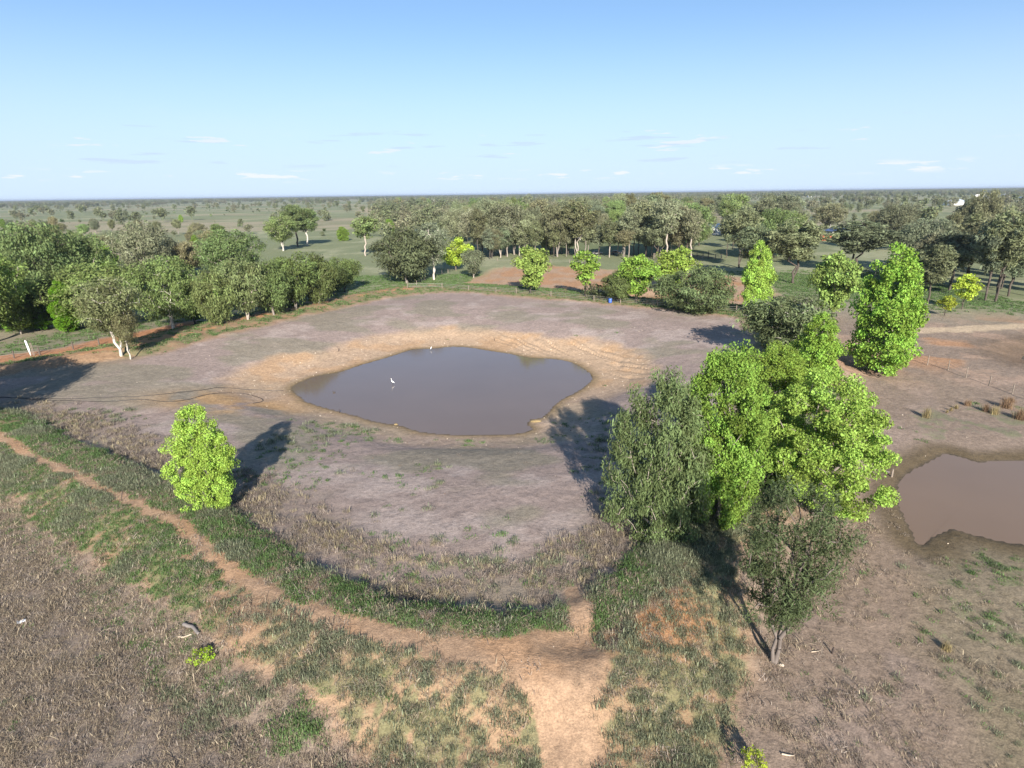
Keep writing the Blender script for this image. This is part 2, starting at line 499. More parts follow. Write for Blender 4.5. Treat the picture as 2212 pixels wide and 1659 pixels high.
def ground_material():
    m, t, out = new_mat('soil_and_turf')
    L = t.links
    geo = N(t, 'ShaderNodeNewGeometry')
    pos = geo.outputs['Position']
    def attr(n):
        a = N(t, 'ShaderNodeAttribute')
        a.attribute_name = n
        return a
    col = attr('soil').outputs['Color']
    G = attr('green').outputs['Fac']
    D = attr('dry').outputs['Fac']
    nf = noise(t, pos, 9.0, 4, .65)
    nm = noise(t, pos, 2.2, 4, .6)
    nl = noise(t, pos, .45, 3, .6)
    ns = noise(t, pos, 4.3, 5, .75)
    nk = noise(t, pos, .05, 4, .6)
    # soil: grains and clods
    k = math_node(t, 'ADD', math_node(t, 'MULTIPLY', nf, .9), math_node(t, 'MULTIPLY', nm, .7))
    k = math_node(t, 'MULTIPLY_ADD', k, 1.25, -0.18)
    # dung, clods and hoof pocks: small dark flecks
    k = math_node(t, 'MULTIPLY', k, math_node(t, 'MULTIPLY_ADD', ramp(t, ns, .60, .70), -.42, 1.05))
    mul = N(t, 'ShaderNodeVectorMath', operation='SCALE')
    L.new(col, mul.inputs[0])
    L.new(k, mul.inputs['Scale'])
    c = mul.outputs[0]
    # dry thatch
    dm = math_node(t, 'ADD', math_node(t, 'MULTIPLY', nm, .6), math_node(t, 'MULTIPLY', nf, .5))
    dmask = ramp(t, math_node(t, 'ADD', dm, math_node(t, 'MULTIPLY_ADD', D, .55, -.62)), .18, .42)
    dcol = mixc(t, ramp(t, nf, .35, .65), (.12, .092, .068), (.27, .215, .155))
    c = mixc(t, math_node(t, 'MULTIPLY', dmask, .75), c, dcol)
    # green cover
    gm = math_node(t, 'ADD', math_node(t, 'MULTIPLY', nm, .5), math_node(t, 'ADD', math_node(t, 'MULTIPLY', nl, .45), math_node(t, 'MULTIPLY', nf, .25)))
    gmask = ramp(t, math_node(t, 'ADD', gm, math_node(t, 'MULTIPLY_ADD', G, .75, -.95)), -.06, .20)
    gcol = mixc(t, ramp(t, nf, .35, .68), (.072, .102, .044), (.152, .188, .088))
    gcol = mixc(t, math_node(t, 'MULTIPLY', ramp(t, nl, .4, .7), .5), gcol, (.20, .20, .105))
    c = mixc(t, math_node(t, 'MULTIPLY', gmask, .66), c, gcol)
    # broad tone
    c = mixc(t, .25, c, mixc(t, nk, (.35, .35, .35), (.65, .65, .65)), 'OVERLAY')
    b = N(t, 'ShaderNodeBsdfPrincipled')
    b.inputs['Roughness'].default_value = .95
    b.inputs['Specular IOR Level'].default_value = .15
    L.new(c, b.inputs['Base Color'])
    bm = N(t, 'ShaderNodeBump')
    bm.inputs['Distance'].default_value = .10
    bm.inputs['Strength'].default_value = .8
    hsum = math_node(t, 'ADD', math_node(t, 'MULTIPLY', nm, .8), math_node(t, 'MULTIPLY', nf, .35))
    L.new(hsum, bm.inputs['Height'])
    L.new(bm.outputs[0], b.inputs['Normal'])
    L.new(b.outputs[0], out.inputs['Surface'])
    return m

def water_material(name, mud, bump=.015):
    m, t, out = new_mat(name)
    b = N(t, 'ShaderNodeBsdfPrincipled')
    geo = N(t, 'ShaderNodeNewGeometry')
    nn = noise(t, geo.outputs['Position'], .12, 3)
    c = mixc(t, nn, tuple(v * .9 for v in mud), tuple(v * 1.1 for v in mud))
    t.links.new(c, b.inputs['Base Color'])
    b.inputs['Roughness'].default_value = .025
    b.inputs['IOR'].default_value = 1.33
    mp = N(t, 'ShaderNodeMapping')
    mp.inputs['Scale'].default_value = (1.2, 3.0, 1)
    t.links.new(geo.outputs['Position'], mp.inputs[0])
    bm = N(t, 'ShaderNodeBump')
    bm.inputs['Distance'].default_value = bump
    bm.inputs['Strength'].default_value = .22
    t.links.new(noise(t, mp.outputs[0], 2.2, 3), bm.inputs['Height'])
    t.links.new(bm.outputs[0], b.inputs['Normal'])
    t.links.new(b.outputs[0], out.inputs['Surface'])
    return m

def leaf_material(name, color=None, var=.5, trans=.35):
    """leaves: colour of the tree (or a fixed one), each leaf a little lighter or darker"""
    m, t, out = new_mat(name)
    oi = N(t, 'ShaderNodeObjectInfo')
    if color is None:
        base = oi.outputs['Color']
    else:
        rg = N(t, 'ShaderNodeRGB')
        rg.outputs[0].default_value = (*color, 1)
        base = rg.outputs[0]
    a = N(t, 'ShaderNodeAttribute')
    a.attribute_name = 'tone'
    k = math_node(t, 'MULTIPLY_ADD', a.outputs['Fac'], var * 2, 1 - var)
    k = math_node(t, 'MULTIPLY', k, math_node(t, 'MULTIPLY_ADD', oi.outputs['Random'], .4, .8))
    mul = N(t, 'ShaderNodeVectorMath', operation='SCALE')
    t.links.new(base, mul.inputs[0])
    t.links.new(k, mul.inputs['Scale'])
    hs = N(t, 'ShaderNodeHueSaturation')
    t.links.new(math_node(t, 'MULTIPLY_ADD', a.outputs['Fac'], .03, .485), hs.inputs['Hue'])
    t.links.new(mul.outputs[0], hs.inputs['Color'])
    d = N(t, 'ShaderNodeBsdfDiffuse')
    tr = N(t, 'ShaderNodeBsdfTranslucent')
    t.links.new(hs.outputs[0], d.inputs['Color'])
    t.links.new(hs.outputs[0], tr.inputs['Color'])
    mx = N(t, 'ShaderNodeMixShader')
    mx.inputs[0].default_value = trans
    t.links.new(d.outputs[0], mx.inputs[1])
    t.links.new(tr.outputs[0], mx.inputs[2])
    t.links.new(mx.outputs[0], out.inputs['Surface'])
    return m

def bark_material():
    m, t, out = new_mat('bark')
    oi = N(t, 'ShaderNodeObjectInfo')
    tc = N(t, 'ShaderNodeTexCoord')
    n = noise(t, tc.outputs['Object'], 2.5, 4, .65)
    k = math_node(t, 'MULTIPLY_ADD', n, .9, .55)
    mul = N(t, 'ShaderNodeVectorMath', operation='SCALE')
    t.links.new(oi.outputs['Color'], mul.inputs[0])
    t.links.new(k, mul.inputs['Scale'])
    b = N(t, 'ShaderNodeBsdfPrincipled')
    b.inputs['Roughness'].default_value = .9
    b.inputs['Specular IOR Level'].default_value = .2
    t.links.new(mul.outputs[0], b.inputs['Base Color'])
    t.links.new(b.outputs[0], out.inputs['Surface'])
    return m

_mc = {}
def plain(name, col, rough=.7, var=.25, scale=3.0, metal=0.0):
    if name in _mc:
        return _mc[name]
    m, t, out = new_mat(name)
    tc = N(t, 'ShaderNodeTexCoord')
    n = noise(t, tc.outputs['Object'], scale, 4, .6)
    c = mixc(t, n, tuple(v * (1 - var) for v in col), tuple(min(1, v * (1 + var)) for v in col))
    b = N(t, 'ShaderNodeBsdfPrincipled')
    b.inputs['Roughness'].default_value = rough
    b.inputs['Metallic'].default_value = metal
    t.links.new(c, b.inputs['Base Color'])
    t.links.new(b.outputs[0], out.inputs['Surface'])
    _mc[name] = m
    return m

MG = ground_material()
MLEAF = leaf_material('tree_leaves')
MBARK = bark_material()

# ------------------------------------------------------------------ object helpers
def tag(o, label=None, cat=None, group=None, kind=None):
    for k, v in (('label', label), ('category', cat), ('group', group), ('kind', kind)):
        if v:
            o[k] = v
    return o

def link(name, me, parent=None, mat=None, color=None):
    o = bpy.data.objects.new(name, me)
    COL.objects.link(o)
    if mat is not None and len(me.materials) == 0:
        me.materials.append(mat)
    if parent is not None:
        o.parent = parent
    if color is not None:
        o.color = (*color, 1)
    return o

def empty(name, loc, rz=0.0):
    o = bpy.data.objects.new(name, None)
    COL.objects.link(o)
    o.empty_display_size = .3
    o.location = loc
    o.rotation_euler = (0, 0, rz)
    return o

def mesh_np(name, V, faces, smooth=False, attrs=None):
    """V (n,3); faces list of (m,k) arrays with k = 3 or 4"""
    me = bpy.data.meshes.new(name)
    V = np.asarray(V, np.float32)
    loops = np.concatenate([np.asarray(f, np.int32).ravel() for f in faces])
    sizes = np.concatenate([np.full(len(f), np.asarray(f).shape[1], np.int32) for f in faces])
    me.vertices.add(len(V))
    me.vertices.foreach_set('co', V.ravel())
    me.loops.add(len(loops))
    me.loops.foreach_set('vertex_index', loops)
    me.polygons.add(len(sizes))
    st = np.zeros(len(sizes), np.int32)
    st[1:] = np.cumsum(sizes)[:-1]
    me.polygons.foreach_set('loop_start', st)
    me.polygons.foreach_set('loop_total', sizes)
    me.polygons.foreach_set('use_smooth', np.full(len(sizes), smooth, bool))
    for n, dom, typ, data in (attrs or []):
        a = me.attributes.new(n, typ, dom)
        key = {'FLOAT': 'value', 'INT': 'value', 'FLOAT_VECTOR': 'vector', 'FLOAT_COLOR': 'color'}[typ]
        a.data.foreach_set(key, np.ascontiguousarray(data, np.int32 if typ == 'INT' else np.float32).ravel())
    me.update(calc_edges=True)
    return me

class MB:
    """collects boxes, tubes and sheets into one mesh"""
    def __init__(s):
        s.v, s.f = [], []
    def add(s, V, Fc):
        o = len(s.v)
        s.v += [tuple(map(float, p)) for p in V]
        s.f += [tuple(int(i) + o for i in f) for f in Fc]
        return s
    def box(s, c, d, rz=0.0, tilt=None):
        x, y, z = d[0] / 2, d[1] / 2, d[2] / 2
        P = [(-x, -y, -z), (x, -y, -z), (x, y, -z), (-x, y, -z), (-x, -y, z), (x, -y, z), (x, y, z), (-x, y, z)]
        m = Matrix.Rotation(rz, 3, 'Z')
        if tilt is not None:
            m = m @ tilt
        return s.add([m @ Vector(p) + Vector(c) for p in P], [(0, 3, 2, 1), (4, 5, 6, 7), (0, 1, 5, 4), (1, 2, 6, 5), (2, 3, 7, 6), (3, 0, 4, 7)])
    def tube(s, pts, rad, n=6, cap=True):
        pts = [Vector(p) for p in pts]
        if not hasattr(rad, '__len__'):
            rad = [rad] * len(pts)
        o = len(s.v)
        ref = None
        for i, p in enumerate(pts):
            a = pts[max(0, i - 1)]
            b = pts[min(len(pts) - 1, i + 1)]
            t = (b - a).normalized()
            if ref is None:
                ref = t.orthogonal().normalized()
            ref = (ref - t * ref.dot(t)).normalized()
            w = t.cross(ref)
            for k in range(n):
                an = 2 * math.pi * k / n
                s.v.append(tuple(p + (ref * math.cos(an) + w * math.sin(an)) * rad[i]))
        for i in range(len(pts) - 1):
            for k in range(n):
                k2 = (k + 1) % n
                s.f.append((o + i * n + k, o + i * n + k2, o + (i + 1) * n + k2, o + (i + 1) * n + k))
        if cap:
            s.f.append(tuple(o + k for k in range(n))[::-1])
            s.f.append(tuple(o + (len(pts) - 1) * n + k for k in range(n)))
        return s
    def build(s, name, mat=None, parent=None, smooth=False, color=None, link_it=True):
        me = bpy.data.meshes.new(name)
        me.from_pydata(s.v, [], s.f)
        if smooth:
            for p in me.polygons:
                p.use_smooth = True
        if mat:
            me.materials.append(mat)
        return link(name, me, parent, None, color) if link_it else me

# ------------------------------------------------------------------ ground
def axis(lo, hi, step, far_lo, far_hi, g):
    a = list(np.arange(lo, hi + 1e-6, step))
    s, p = step, a[-1]
    while p < far_hi:
        s *= g
        p += s
        a.append(p)
    s, p, b = step, a[0], []
    while p > far_lo:
        s *= g
        p -= s
        b.append(p)
    return np.array(b[::-1] + a)

def build_ground():
    xs = axis(-92, 92, .36, -45000, 45000, 1.10)
    ys = axis(16, 132, .36, -120, 45000, 1.055)
    X, Y = np.meshgrid(xs, ys)
    x, y = X.ravel(), Y.ravel()
    z = height(x, y)
    q = zone(x, y)
    nx, ny = len(xs), len(ys)
    I = (np.arange(ny - 1)[:, None] * nx + np.arange(nx - 1)[None, :])
    quads = np.stack([I, I + 1, I + nx + 1, I + nx], -1).reshape(-1, 4)
    # vertex normals on the whole sheet, so the pieces join without a seam
    Z = z.reshape(ny, nx)
    gy, gx = np.gradient(Z, ys, xs)
    nrm = np.stack([-gx, -gy, np.ones_like(gx)], -1).reshape(-1, 3)
    nrm /= np.linalg.norm(nrm, axis=1)[:, None]
    V = np.stack([x, y, z], 1)
    cls = np.zeros(len(x), int)
    cls[(q['bank'] > .5)] = 1
    cls[(q['d'] > 1.5) & (q['dp'] > 0)] = 2
    cls[(q['dp'] <= 2.0)] = 3
    cls[(q['path'] > .5)] = 4
    cls[(q['road'] > .5)] = 5
    fc = np.sort(cls[quads], axis=1)[:, 2]
    names = ['ground', 'embankment', 'dam_floor', 'shore', 'path', 'road']
    for k, nme in enumerate(names):
        sel = quads[fc == k]
        if not len(sel):
            continue
        used, inv = np.unique(sel.ravel(), return_inverse=True)
        col = np.concatenate([q['col'][used], np.ones((len(used), 1))], 1)
        me = mesh_np(nme, V[used], [inv.reshape(-1, 4)], True, [
            ('soil', 'POINT', 'FLOAT_COLOR', col), ('green', 'POINT', 'FLOAT', q['G'][used]), ('dry', 'POINT', 'FLOAT', np.maximum(q['D'], q['S'])[used])])
        me.normals_split_custom_set_from_vertices([tuple(n) for n in nrm[used]])
        me.materials.append(MG)
        tag(link(nme, me), kind='structure')

build_ground()

def water(name, P, z, mud, label):
    C = P.mean(0)
    # widen a little so the sheet runs under the shore
    Q = P + (P - C) / np.linalg.norm(P - C, axis=1)[:, None] * .8
    n = len(Q)
    V = np.concatenate([np.column_stack([Q, np.full(n, z)]), [[C[0], C[1], z]]])
    me = mesh_np(name, V, [np.array([(i, (i + 1) % n, n) for i in range(n)])])
    me.materials.append(water_material(name, mud))
    tag(link(name, me), kind='structure')

water('pond_water', POND, ZW, (.150, .112, .092), '')
water('pond_water', POND2, ZW2, (.185, .125, .082), '')
water('pond_water', POND3, ZW3, (.14, .085, .045), '')
water('pond_water', POND4, ZW4, (.12, .10, .085), '')

# ------------------------------------------------------------------ trees
def tubes(nodes, parent, rad, sides=6):
    """skeleton to a tapered mesh: one frustum per bone, overlapping at the joints"""
    P = np.asarray(nodes)
    par = np.asarray(parent)
    idx = np.where(par >= 0)[0]
    a, b = P[par[idx]], P[idx]
    ra, rb = np.minimum(rad[par[idx]], rad[idx] * 1.7), rad[idx]
    t = b - a
    t /= np.linalg.norm(t, axis=1)[:, None] + 1e-9
    up = np.where(np.abs(t[:, 2:3]) > .9, np.array([[1.0, 0, 0]]), np.array([[0, 0, 1.0]]))
    e1 = np.cross(up, t)
    e1 /= np.linalg.norm(e1, axis=1)[:, None]
    e2 = np.cross(t, e1)
    an = np.arange(sides) * 2 * math.pi / sides
    ring = (e1[:, None, :] * np.cos(an)[None, :, None] + e2[:, None, :] * np.sin(an)[None, :, None])
    A = a[:, None, :] + ring * ra[:, None, None]
    B = b[:, None, :] + ring * rb[:, None, None]
    n = len(idx)
    V = np.concatenate([A, B], 1).reshape(-1, 3)
    base = np.arange(n)[:, None] * 2 * sides
    k = np.arange(sides)
    k2 = (k + 1) % sides
    Fq = np.stack([base + k, base + k2, base + sides + k2, base + sides + k], -1).reshape(-1, 4)
    return V, Fq

def leaves(rng, C, crad, n, L, W, style, center, flat=.8):
    """n leaves round each clump centre; returns vertices, quads, tone"""
    m = len(C)
    tot = m * n
    cl = np.repeat(np.arange(m), n)
    off = rng.normal(size=(tot, 3))
    off *= (np.minimum(1.0, 1.9 / (np.linalg.norm(off, axis=1) + 1e-6)))[:, None]
    off = off * (crad[cl] * .62)[:, None] * np.array([1, 1, flat])
    if style == 'droop':
        off[:, 2] -= np.abs(rng.normal(size=tot)) * crad[cl] * .5
    p = C[cl] + off
    nrm = rng.normal(size=(tot, 3))
    out = p - center
    out /= np.linalg.norm(out, axis=1)[:, None] + 1e-6
    if style == 'round':
        nrm = nrm * .8 + out * .4 + np.array([0, 0, .35])
        ax = rng.normal(size=(tot, 3))
    elif style == 'droop':
        nrm = nrm * .8 + out * .7
        ax = rng.normal(size=(tot, 3)) * .45 + np.array([0, 0, -1.0]) + out * .25
    else:
        nrm = nrm * .85 + out * .5 + np.array([0, 0, .35])
        ax = rng.normal(size=(tot, 3)) + out * .6
    nrm /= np.linalg.norm(nrm, axis=1)[:, None] + 1e-6
    ax = ax - nrm * (ax * nrm).sum(1)[:, None]
    ax /= np.linalg.norm(ax, axis=1)[:, None] + 1e-6
    bx = np.cross(nrm, ax)
    s = np.clip(np.exp(rng.normal(-.03, .38, tot)), .35, 2.0)[:, None]
    V = np.stack([p + ax * L * s * .5, p + bx * W * s * .5 - ax * L * s * .08, p - ax * L * s * .5, p - bx * W * s * .5 - ax * L * s * .08], 1).reshape(-1, 3)
    Fq = np.arange(tot * 4).reshape(-1, 4)
    tone = np.clip(rng.normal(.5, .24, tot) + np.repeat(rng.normal(0, .17, m), n), 0, 1)
    return V, Fq, tone

PROTO = {}
def tree_proto(key, seed, H=10., rad=3.5, cb=.3, prof=None, nclump=80, crad=.9, nleaf=60, L=.3, W=.15, style='rand', stems=1, lean=0.0,
               trunk=.2, wob=.03, inner=.35, top=.86, sides=6, spread=.25, flat=.8, bare=0, zsq=1.0):
    """grow one tree: clumps fill the crown outline, branches reach every clump from the nearest older wood"""
    rng = np.random.default_rng(seed)
    prof = prof or [(0, .55), (.25, 1), (.6, .85), (.85, .5), (1, .12)]
    pt, pr = zip(*prof)
    nodes, par = [], []
    for s in range(stems):
        az = 2 * math.pi * s / max(stems, 1) + rng.uniform(0, 1)
        sp = spread * rad if stems > 1 else 0
        prev = -1
        k = 9
        tt = top * rng.uniform(.82, 1.0)
        for i in range(k + 1):
            t = i / k
            if i == 0 and s > 0:
                prev = 0
                continue
            w = rng.normal(0, wob * H, 2) * (t > .1) * (.4 + t)
            nodes.append((math.cos(az) * sp * t ** 1.1 + w[0] + lean * H * t ** 1.4, math.sin(az) * sp * t ** 1.1 + w[1], t * H * tt))
            par.append(prev)
            prev = len(nodes) - 1
    nst = len(nodes)
    # clump centres
    C = []
    tries = 0
    while len(C) < nclump and tries < nclump * 60:
        tries += 1
        t = rng.random() ** zsq
        r = np.interp(t, pt, pr)
        if rng.random() > r:
            continue
        az = rng.uniform(0, 2 * math.pi)
        q = r * rad * (inner + (1 - inner) * rng.random() ** .55)
        lob = 1 + .16 * math.sin(az * 3 + seed) + .10 * math.sin(az * 5 + t * 7 + seed * 2)
        c = np.array([math.cos(az) * q * lob + lean * H * (cb + (1 - cb) * t) ** 1.4, math.sin(az) * q * lob, (cb + (1 - cb) * t) * H - crad * .4 * t])
        if c[2] < crad * .35:
            c[2] = crad * .35
        if len(C) > 4 and np.min(np.sum((np.array(C[-150:]) - c) ** 2, 1)) < (crad * .62) ** 2:
            continue
        C.append(c)
    C = np.array(C)
    order = np.argsort(np.hypot(C[:, 0], C[:, 1]) + .35 * np.abs(C[:, 2] - cb * H))
    ends = []
    for ci in order:
        c = C[ci]
        A = np.array(nodes)
        dv = c - A
        hd = np.hypot(dv[:, 0], dv[:, 1])
        cost = np.linalg.norm(dv, axis=1) + 1.2 * np.maximum(0, .35 * hd - dv[:, 2])
        cost[0] += 3 * H
        cost += (A[:, 2] < min(cb * H * .75, c[2] * .8)) * .6 * H * (np.arange(len(A)) < nst)
        j = int(np.argmin(cost))
        a = A[j]
        dl = np.linalg.norm(c - a)
        prev = j
        ns = 2 if dl < rad * .45 else 3
        for i in range(1, ns + 1):
            t = i / ns
            p = a + (c - a) * t + np.array([0, 0, .12 * dl * math.sin(math.pi * t)]) + rng.normal(0, .05 * dl, 3) * (i < ns)
            nodes.append(tuple(p))
            par.append(prev)
            prev = len(nodes) - 1
        ends.append(prev)
    nodes = np.array(nodes)
    par = np.array(par)
    cnt = np.zeros(len(nodes))
    cnt[ends] = 1
    for i in range(len(nodes) - 1, 0, -1):
        cnt[par[i]] += cnt[i]
    cnt = np.maximum(cnt, .6)
    rd = np.maximum(trunk * (cnt / cnt[0]) ** .46, .012)
    if stems > 1:
        rd[0] = trunk * 1.1
    nodes[0, 2] = -.35
    V, Fq = tubes(nodes, par, rd, sides)
    # flare at the foot
    tm = mesh_np(key + '_trunk', V, [Fq], True)
    tm.materials.append(MBARK)
    keep = C
    if bare:
        keep = C[rng.random(len(C)) > bare]
    cr = crad * rng.uniform(.7, 1.25, len(keep))
    ctr = np.array([lean * H * .6, 0, (cb + (1 - cb) * .45) * H])
    V, Fq, tone = leaves(rng, keep, cr, nleaf, L, W, style, ctr, flat)
    V[:, 2] = np.maximum(V[:, 2], .02)
    cm = mesh_np(key + '_crown', V, [Fq], False, [('tone', 'FACE', 'FLOAT', tone)])
    cm.materials.append(MLEAF)
    PROTO[key] = (tm, cm, H, rad)

OV = [(0, .70), (.15, .95), (.4, 1), (.65, .78), (.85, .5), (1, .14)]
COLM = [(0, .5), (.16, .9), (.32, .78), (.5, 1), (.66, .74), (.82, .6), (1, .18)]
BROAD = [(0, .35), (.25, .8), (.55, 1), (.8, .8), (1, .3)]
VASE = [(0, .3), (.3, .75), (.65, 1), (.88, .75), (1, .3)]
tree_proto('lime_a', 3, H=8.5, rad=2.6, cb=.02, prof=[(0, .82), (.3, 1), (.6, 1), (.8, .82), (.92, .6), (1, .35)], nclump=330, crad=.42, nleaf=210, L=.105, W=.085, style='round', trunk=.16, inner=.3)
tree_proto('lime_b', 5, H=12, rad=3.6, cb=.02, prof=[(0, .6), (.2, .85), (.5, 1), (.8, .85), (1, .35)], nclump=330, crad=.55, nleaf=260, L=.13, W=.105, style='round', trunk=.25, inner=.35)
tree_proto('lime_c', 8, H=11, rad=5.0, cb=.10, prof=[(0, .55), (.25, .95), (.55, 1), (.8, .7), (1, .3)], nclump=250, crad=.62, nleaf=320, L=.13, W=.105, style='round', trunk=.28, inner=.15, stems=3, spread=.4, flat=.6)
tree_proto('lime_d', 9, H=15, rad=4.4, cb=.02, prof=COLM, nclump=260, crad=.78, nleaf=150, L=.24, W=.20, style='round', trunk=.3, inner=.3)
tree_proto('lime_e', 14, H=9, rad=3.2, cb=.2, prof=BROAD, nclump=60, crad=.9, nleaf=160, L=.30, W=.25, style='round', trunk=.16, inner=.2, stems=2)
tree_proto('lime_f', 15, H=9, rad=2.6, cb=.3, prof=VASE, nclump=34, crad=.75, nleaf=80, L=.34, W=.28, style='round', trunk=.12, inner=.1, stems=3)
tree_proto('shrubby', 21, H=11, rad=4.4, cb=.02, prof=[(0, .72), (.2, .95), (.5, 1), (.75, .82), (.92, .5), (1, .2)], nclump=330, crad=.62, nleaf=190, L=.24, W=.075, style='droop', trunk=.26, inner=.3, stems=3, bare=.10)
tree_proto('olive', 23, H=8.5, rad=3.0, cb=.27, prof=[(0, .35), (.2, .85), (.5, .8), (.75, 1), (.92, .75), (1, .35)], nclump=125, crad=.50, nleaf=200, L=.20, W=.04, style='rand', trunk=.19, inner=.12, stems=3, spread=.42, wob=.02)
tree_proto('weep_a', 31, H=12, rad=4.0, cb=.13, prof=[(0, .45), (.25, .85), (.6, 1), (.85, .6), (1, .15)], nclump=105, crad=.95, nleaf=150, L=.5, W=.13, style='droop', trunk=.22, inner=.3)
tree_proto('weep_b', 32, H=12, rad=3.4, cb=.2, prof=VASE, nclump=70, crad=.95, nleaf=150, L=.5, W=.14, style='droop', trunk=.2, inner=.25, stems=2)
tree_proto('weep_c', 33, H=9, rad=4.6, cb=.05, prof=BROAD, nclump=90, crad=.9, nleaf=150, L=.5, W=.11, style='droop', trunk=.2, inner=.2, stems=3, spread=.5)
GUMP = [(0, .35), (.25, .75), (.55, 1), (.8, .85), (1, .4)]
tree_proto('gum_a', 41, H=15, rad=4.6, cb=.40, prof=GUMP, nclump=95, crad=1.05, nleaf=170, L=.42, W=.15, style='rand', trunk=.26, inner=.25, wob=.014)
tree_proto('gum_b', 42, H=15, rad=5.2, cb=.34, prof=GUMP, nclump=105, crad=1.05, nleaf=165, L=.42, W=.15, style='droop', trunk=.28, inner=.2, stems=2, spread=.35, wob=.014)
tree_proto('gum_c', 43, H=14, rad=3.4, cb=.48, prof=VASE, nclump=36, crad=1.1, nleaf=120, L=.5, W=.2, style='rand', trunk=.2, inner=.15, lean=.05, wob=.014)
tree_proto('gum_d', 44, H=15, rad=5.8, cb=.24, prof=[(0, .55), (.3, .95), (.6, 1), (.85, .7), (1, .25)], nclump=140, crad=1.1, nleaf=170, L=.42, W=.15, style='droop', trunk=.3, inner=.3, wob=.014)
tree_proto('gum_e', 45, H=13, rad=3.0, cb=.30, prof=VASE, nclump=90, crad=.75, nleaf=170, L=.30, W=.09, style='droop', trunk=.17, inner=.1, stems=2, spread=.25, wob=.014)
tree_proto('iron_a', 51, H=18, rad=3.6, cb=.42, prof=GUMP, nclump=62, crad=1.0, nleaf=120, L=.55, W=.2, style='droop', trunk=.2, inner=.2, wob=.012)
tree_proto('iron_b', 52, H=18, rad=3.0, cb=.38, prof=COLM, nclump=55, crad=1.0, nleaf=115, L=.55, W=.2, style='rand', trunk=.18, inner=.2, wob=.015, lean=.04)
tree_proto('iron_c', 53, H=17, rad=4.4, cb=.40, prof=GUMP, nclump=78, crad=1.0, nleaf=120, L=.55, W=.2, style='rand', trunk=.22, inner=.2, stems=2, spread=.3, wob=.015)
tree_proto('dead', 61, H=14, rad=3.0, cb=.4, prof=VASE, nclump=16, crad=.9, nleaf=3, L=.3, W=.1, trunk=.2, inner=.1, bare=.7)
for i in range(5):
    tree_proto('far%d' % i, 71 + i, H=13, rad=[4.2, 5, 3.6, 5.6, 4.4][i], cb=[.25, .3, .35, .2, .1][i], prof=[GUMP, BROAD, VASE, GUMP, OV][i], nclump=26, crad=1.75, nleaf=18, L=1.25, W=.75,
               trunk=.24, inner=.2, sides=4)
for i in range(3):
    tree_proto('bush%d' % i, 81 + i, H=2.2, rad=1.5, cb=.05, prof=BROAD, nclump=16, crad=.55, nleaf=34, L=.30, W=.17, trunk=.06, inner=.2, stems=3, spread=.5)
tree_proto('sapling', 85, H=1.6, rad=1.0, cb=.25, prof=BROAD, nclump=30, crad=.22, nleaf=26, L=.11, W=.09, style='round', trunk=.025, inner=.1, stems=3, spread=.5)

LIME = (.285, .41, .08)
LIME2 = (.235, .36, .065)
YLIME = (.37, .43, .065)
OLV = (.130, .155, .078)
SAGE = (.235, .255, .150)
GREY = (.205, .23, .14)
GUM = (.19, .245, .095)
GUMB = (.24, .23, .125)
ROWG = (.20, .255, .095)
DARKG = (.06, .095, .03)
WHITEB = (.50, .455, .40)
PALEB = (.36, .31, .265)
DARKB = (.085, .07, .058)
GREYB = (.22, .19, .165)

BASEPX = []
WOODS = []
LESS = {'lime_a': .72, 'lime_b': .95, 'lime_c': .98, 'lime_d': .84, 'shrubby': .92, 'lime_e': .9, 'lime_f': .9, 'olive': .92}
def put_tree(key, U, V, vtop=None, wpx=None, name='gum_tree', leaf=GUM, bark=GREYB, label='', cat='tree', group=None, rz=None, h=None, r=None, at=None, seed=None):
    tm, cm, H0, R0 = PROTO[key]
    rr = random.Random(seed if seed is not None else int(U * 7 + V * 13))
    if at is None:
        x, y, z = place(U, V)
    else:
        x, y, z = at
    dist = np.array([x, y, z - CAMZ]) @ _f
    if h is None:
        lo, hi = .3, 60
        for _ in range(40):
            mid = (lo + hi) / 2
            if pix(x, y, z + mid)[1] > vtop:
                lo = mid
            else:
                hi = mid
        h = lo
    if r is None:
        r = wpx / 2 * dist / F * 1.04 * LESS.get(key, 1)
    o = empty(name, (x, y, z), rz if rz is not None else rr.uniform(0, 6.28))
    tag(o, label, cat, group)
    sc = (r / R0, r / R0, h / H0)
    o.scale = sc
    link('trunk', tm, o, color=bark)
    lv = rr.uniform(.9, 1.1)
    link('crown', cm, o, color=tuple(c * lv * rr.uniform(.95, 1.05) for c in leaf))
    BASEPX.append((x, y, r))
    return o

T = put_tree
# --- round the dam
T('lime_a', 452, 1090, 884, 150, 'lime_green_tree', LIME, GREYB, 'bright lime green tree standing alone on the near bank by the trail', rz=.4)
T('olive', 1672, 1430, 1052, 222, 'wattle_tree', OLV, (.15, .125, .11), 'open olive green tree with forked bare trunk, nearest tree at lower right', rz=.2)
T('shrubby', 1420, 1148, 793, 212, 'pepper_tree', (.15, .195, .08), (.30, .26, .22), 'grey green drooping tree with bare twigs on the left of the grove by the pond', rz=1.1)
T('lime_b', 1548, 1122, 746, 165, 'lime_green_tree', LIME2, GREYB, 'tall dense lime green tree right beside the grey green drooping tree', rz=.0)
T('lime_c', 1760, 1112, 800, 252, 'lime_green_tree', LIME, GREYB, 'wide airy lime green tree behind the olive tree, spreading towards the brown pond', rz=.9)
T('lime_b', 1655, 985, 744, 140, 'lime_green_tree', LIME2, GREYB, 'lime green tree in the middle of the grove, behind the two big lime trees', rz=2.0)
T('lime_d', 1755, 838, 674, 105, 'lime_green_tree', LIME2, GREYB, 'lime green pointed tree at the back of the grove, in front of the tall one', rz=2.5)
T('weep_b', 1690, 775, 632, 150, 'gum_tree', (.165, .20, .095), WHITEB, 'dull green gum with white bare branches behind the grove at the dam corner', rz=2.5)
